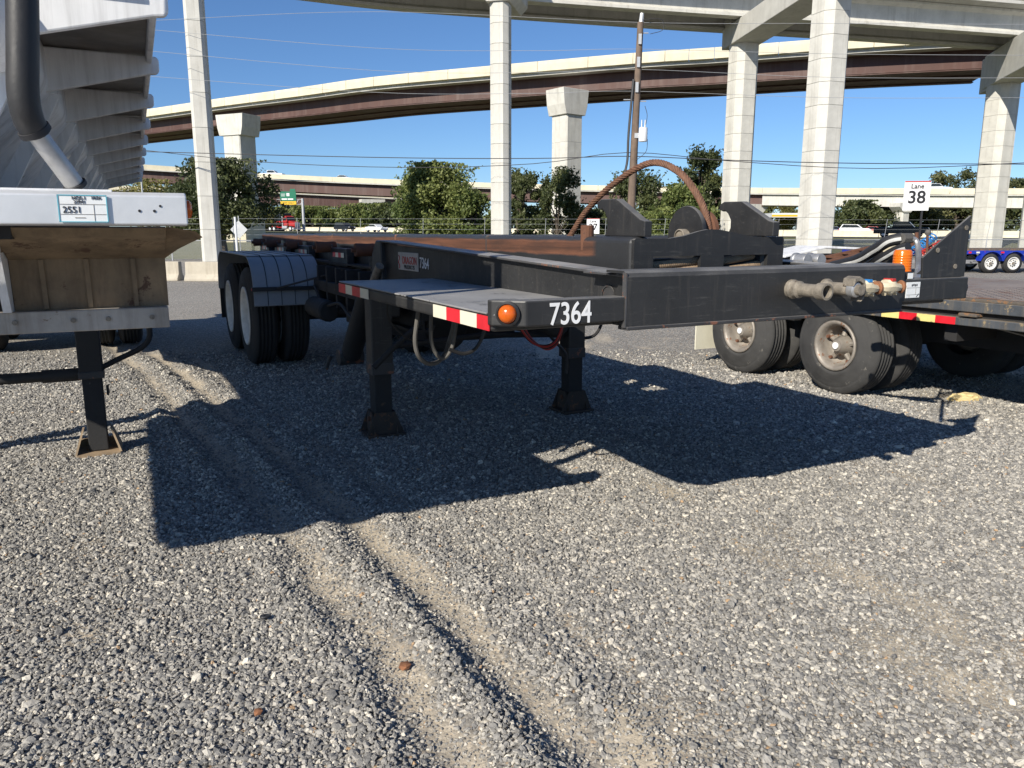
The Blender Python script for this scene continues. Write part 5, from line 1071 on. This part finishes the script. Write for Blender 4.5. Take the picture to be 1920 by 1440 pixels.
SB().box(4.39, 4.53, -4.5, 4.6, .842, .92).build('deck_edge_beam', M_['lowboy'], B, bevel=.006); SB().box(4.44, 4.52, -4.5, 4.6, .80, .842).build('edge_recess', M_['under'], B)
SB().box(4.40, 6.95, -4.5, 4.6, .9205, .942).build('deck_skirt', M_['deckedge'], B, bevel=.004)
dp = SB().box(4.47, 6.90, -4.5, 4.6, .9425, .947); dp.build('deck_plate', M_['rustdeck'], B)
tread = MB().prism([(-.022, 0), (0, .006), (.022, 0), (0, -.006)], 'z', 0, .0035).mesh('tread_bar', M_['rustdeck'])
tm = SB()
for i in range(46):
    for j in range(60):
        x = 4.52 + i * .05; y = -1.4 + j * .05; s = 1 if (i + j) % 2 else -1; c = math.cos(.785 * s) * .018; d = math.sin(.785 * s) * .018
        tm.add([(x - c, y - d, .9472), (x - d*.25, y + c*.25, .9505), (x + c, y + d, .9472), (x + d*.25, y - c*.25, .9472)], [(0, 1, 2), (0, 2, 3), (0, 3, 1), (1, 3, 2)])
tag(tm.build('tread_pattern', M_['rustdeck'], B), kind='stuff')
for a, b, mt in ((1.25, 1.41, 'red'), (1.41, 1.565, 'tapeyellow'), (1.565, 1.72, 'red'), (1.72, 1.88, 'tapeyellow')): SB().box(4.381, 4.384, a, b, .742, .797).build('reflective_tape', M_[mt], B)
for y in (1.15, -.4): SB().box(4.36, 4.45, y - .07, y + .07, .81, .835).build('stake_pocket', M_['deckedge'], B, bevel=.006)
for y in (-3.5, -2.3, -1.1, .1, 1.3, 2.9, 4.3): SB().box(4.5, 6.9, y, y + .10, .60, .90).build('cross_member', M_['under'], B)
for x in (5.0, 6.2): SB().box(x, x + .14, -4.5, 4.6, .50, .88).build('main_beam', M_['under'], B)
SB().add([(4.44, .95, .74), (4.48, .95, .74), (4.95, -.1, .48), (5.0, -.1, .48), (4.44, 1.02, .74), (4.48, 1.02, .74), (4.95, -.03, .48), (5.0, -.03, .48)], [(0, 1, 3, 2), (4, 6, 7, 5), (0, 2, 6, 4), (1, 5, 7, 3), (0, 4, 5, 1), (2, 3, 7, 6)]).build('gusset_brace', M_['lowboy'], B)
W15 = tyre_meshes(.435, .26, .208, 'b', M_['tiredusty'], M_['rim'], .17)
for y in (2.36, 3.55):
    for k, x in enumerate((4.56, 4.92)):
        o = put_wheel(B, W15, (x - SX, y - SY, .435))
        if k == 0:
            h = MB().lathe((0, 0, 0), (-1, 0, 0), [(.095, -.05), (.090, .02), (.070, .05), (.066, .085), (.052, .100), (.050, .108), (.02, .112), (.0, .112)], 22).build('hub', M_['rim'], o, smooth=True)
            MB().lathe((-.112, 0, 0), (-1, 0, 0), [(.030, 0), (.030, .010), (.0, .012)], 16).build('hub_cap', M_['letter'], h)
            for q in range(5):
                a = q * 2 * math.pi / 5 + .4; c, s = math.cos(a), math.sin(a)
                MB().cyl((-.02, c * .085, s * .085), (-.01, c * .165, s * .165), .026, .020, 8).build('spoke', M_['rim'], h); MB().cyl((-.015, c * .160, s * .160), (-.055, c * .160, s * .160), .016, n=6).build('lug_nut', M_['rust'], h)
    for x in (6.35, 6.71): put_wheel(B, W15, (x - SX, y - SY, .435), True)
    SB().cyl((4.7, y, .435), (6.6, y, .435), .065, n=12).build('axle', M_['under'], B)
    SB().cyl((5.05, y, .435), (5.25, y, .435), .16, n=18).build('brake_drum', M_['under'], B)
SB().box(4.45, 5.0, 4.22, 4.235, .15, .80).build('mud_flap', M_['deckmud'] if 'deckmud' in M_ else M_['tapewhite'], B)

# ------------------------------------------------------------------ blue equipment trailer far right
p = gz0(1872, 27.5); E_ = thing('blue_trailer', 'royal blue tandem axle flatbed trailer parked beyond the rusty deck', 'trailer', (p.x, 27.5, 0), R(4))
MB().box(-4.6, 4.5, 0, 2.3, .66, .78).build('deck_frame', M_['blue'], E_, bevel=.01); MB().box(-4.6, 4.5, .02, 2.28, .781, .83).build('deck_boards', M_['deckedge'], E_)
MB().box(-4.6, 4.5, .05, .12, .33, .46).build('lower_rail', M_['deck'], E_, bevel=.01); MB().box(-2.4, -1.3, .04, .049, .36, .42).build('reflective_tape', M_['red'], E_)
for k in range(30): MB().box(-4.5 + k * .3, -4.38 + k * .3, -.012, -.003, .69, .745).build('reflective_tape', M_['red' if k % 2 else 'tapewhite'], E_)
for k in range(9): MB().box(-4.4 + k * 1.0, -4.2 + k * 1.0, -.03, 0, .66, .775).build('stake_pocket', M_['blue'], E_)
W8 = tyre_meshes(.34, .22, .205, 'c', M_['tire'], M_['wheel'], .05)
for x in (-.42, .42):
    for y in (-.02, 2.3): o = put_wheel(E_, W8, (x, y, .34)); o.rotation_euler.z = R(90)
    for k in range(8):
        a = k * math.pi / 4; MB().cyl((x + math.cos(a) * .11, -.115, .34 + math.sin(a) * .11), (x + math.cos(a) * .11, -.11 + .03, .34 + math.sin(a) * .11), .014, n=6).build('lug_hole', M_['ink'], E_)
    MB().cyl((x, -.13, .34), (x, -.06, .34), .05, n=10).build('hub', M_['grimy'], E_)
    pts = [(x + .43 * math.cos(a), .34 + .43 * math.sin(a)) for a in np.linspace(R(12), R(168), 15)]; ib = [(x + .405 * math.cos(a), .34 + .405 * math.sin(a)) for a in np.linspace(R(168), R(12), 15)]
    MB().prism(pts + ib, 'y', -.17, .12).build('fender', M_['blue'], E_, smooth=True)
MB().cyl((-.42, 0, .34), (-.42, 2.3, .34), .05, n=8).cyl((.42, 0, .34), (.42, 2.3, .34), .05, n=8).build('axle', M_['under'], E_)

# ------------------------------------------------------------------ lane signs
def lane_sign(num, x, yc, Y, lab):
    c = at(x, yc, Y); t = thing('lane_sign', lab, 'sign', (c.x, Y, 0), R(-9), 'lane number signs')
    MB().box(-.015 + .12, .015 + .12, .02, .05, 0, c.z + .2).build('post', M_['ink'], t)
    pn = MB().box(-.215, .215, 0, .012, c.z - .255, c.z + .255).build('sign_panel', M_['letter'], t, bevel=.003)
    MB().box(-.213, .213, -.0035, -.0005, c.z + .232, c.z + .253).build('red_band', M_['redletter'], pn)
    text('sign_text', 'Lane', .115, M_['ink'], pn, (0, -.003, c.z + .125), (1, 0, 0), (0, 0, 1), 'CENTER', bold=.0025)
    text('sign_text', num, .30, M_['ink'], pn, (0, -.003, c.z - .125), (1, 0, 0), (0, 0, 1), 'CENTER', bold=.006)
    MB().box(-.09, .09, -.003, -.001, c.z - .232, c.z - .226).build('small_print', M_['grimy'], pn)
lane_sign('38', 1719, 367, 14.0, 'white lane 38 sign on a black post behind the triangular side panel')
lane_sign('37', 1112, 424, 27.0, 'white lane 37 sign half hidden behind the rusty stub post')

# ------------------------------------------------------------------ clutter behind the lowboy deck and scraps
p = at(1530, 470, 13.0); t = thing('folded_tailgate', 'white flat panel with dark underside resting low behind the trailer hoses', 'panel', (p.x, 13.0, 0), R(20))
MB().prism([(-.9, 1.06), (-.1, 1.20), (1.0, 1.15), (1.0, 1.12), (-.1, 1.16), (-.9, 1.02)], 'y', -.35, .35).build('top_panel', M_['white'], t, bevel=.01); MB().box(-.85, .95, -.3, .3, .5, 1.06).build('frame', M_['under'], t)
for x in (-.9, .9): MB().box(x - .06, x + .06, -.06, .06, 0, .5).build('leg', M_['under'], t)
p = at(1620, 455, 11.5); t = thing('folded_ramp', 'rusty folded ramp arm sloping up behind the trailer hoses', 'ramp', (p.x, 11.5, 0), R(15))
for dy in (-.2, .2):
    MB().prism([(-1.0, .98), (.75, 1.30), (.75, 1.24), (-1.0, .90)], 'y', dy - .04, dy + .04).build('ramp_beam', M_['rust'], t, bevel=.006)
for k in range(6): MB().box(-.8 + k * .28, -.74 + k * .28, -.18, .18, 1.0 + k * .05, 1.03 + k * .05).build('rung', M_['rust'], t)
MB().box(-.9, -.7, -.3, .3, 0, .95).build('stand', M_['under'], t); MB().box(.5, .58, -.25, .25, 0, 1.2).build('prop', M_['under'], t)
p = at(1525, 480, 9.0); t = thing('grey_cylinder_rack', 'two short grey cylinders lying side by side behind the right rail', 'cylinder', (p.x, 9.0, 0), R(27))
for dx in (-.08, .14): MB().lathe((dx, 0, 1.10), (0, 1, 0), [(.0, 0), (.07, 0), (.075, .01), (.075, .15), (.085, .16), (.085, .19), (.0, .19)], 18).build('cylinder', M_['silver'], t, smooth=True)
MB().box(-.25, .3, 0, .3, 0, 1.02).build('rack', M_['under'], t)
# foam scrap, bits on the gravel
g = atz(1808, 752, 0); pts = []
bm = bmesh.new(); bmesh.ops.create_icosphere(bm, subdivisions=3, radius=.14)
for v_ in bm.verts: v_.co.x *= 1.15; v_.co.y *= .5; v_.co.z = max(-.01, v_.co.z * .30 * (1 + .5 * random.random())); v_.co += Vector((random.uniform(-1, 1), random.uniform(-1, 1), 0)) * .010
me = bpy.data.meshes.new('foam_scrap'); bm.to_mesh(me); bm.free(); me.materials.append(M_['straw']); o = link('foam_scrap', me); o.location = (g.x, g.y, .02); o.rotation_euler.z = R(10)
tag(o, 'pale yellow crumbly foam scrap on the gravel beside the lowboy wheels', 'scrap')
def pebble(nm, x, y, r, mat, lab, cat):
    g = atz(x, y, 0); hz = float(ground_h(np.array([g.x]), np.array([g.y]))[0][0])
    bm = bmesh.new(); bmesh.ops.create_icosphere(bm, subdivisions=1, radius=r)
    for v_ in bm.verts: v_.co *= random.uniform(.75, 1.2); v_.co.z *= .6
    me = bpy.data.meshes.new(nm); bm.to_mesh(me); bm.free(); me.materials.append(mat); o = link(nm, me); o.location = (g.x, g.y, hz + r * .45 + .006); tag(o, lab, cat)
pebble('brick_fragment', 760, 1248, .022, M_['rustorange'], 'reddish brick fragment in the sandy wheel rut', 'stone')
pebble('orange_stone', 484, 1340, .016, M_['rustorange'], 'small orange stone low on the left gravel', 'stone')
g = atz(497, 1163, 0); hz = float(ground_h(np.array([g.x]), np.array([g.y]))[0][0])
o = MB().lathe((0, 0, 0), (0, .15, 1), [(.0045, -.003), (.018, -.003), (.019, 0), (.018, .003), (.0045, .003)], 16).build('rubber_washer', M_['blackhose']); o.location = (g.x, g.y, hz + .022); tag(o, 'small black rubber washer on the left gravel', 'washer')
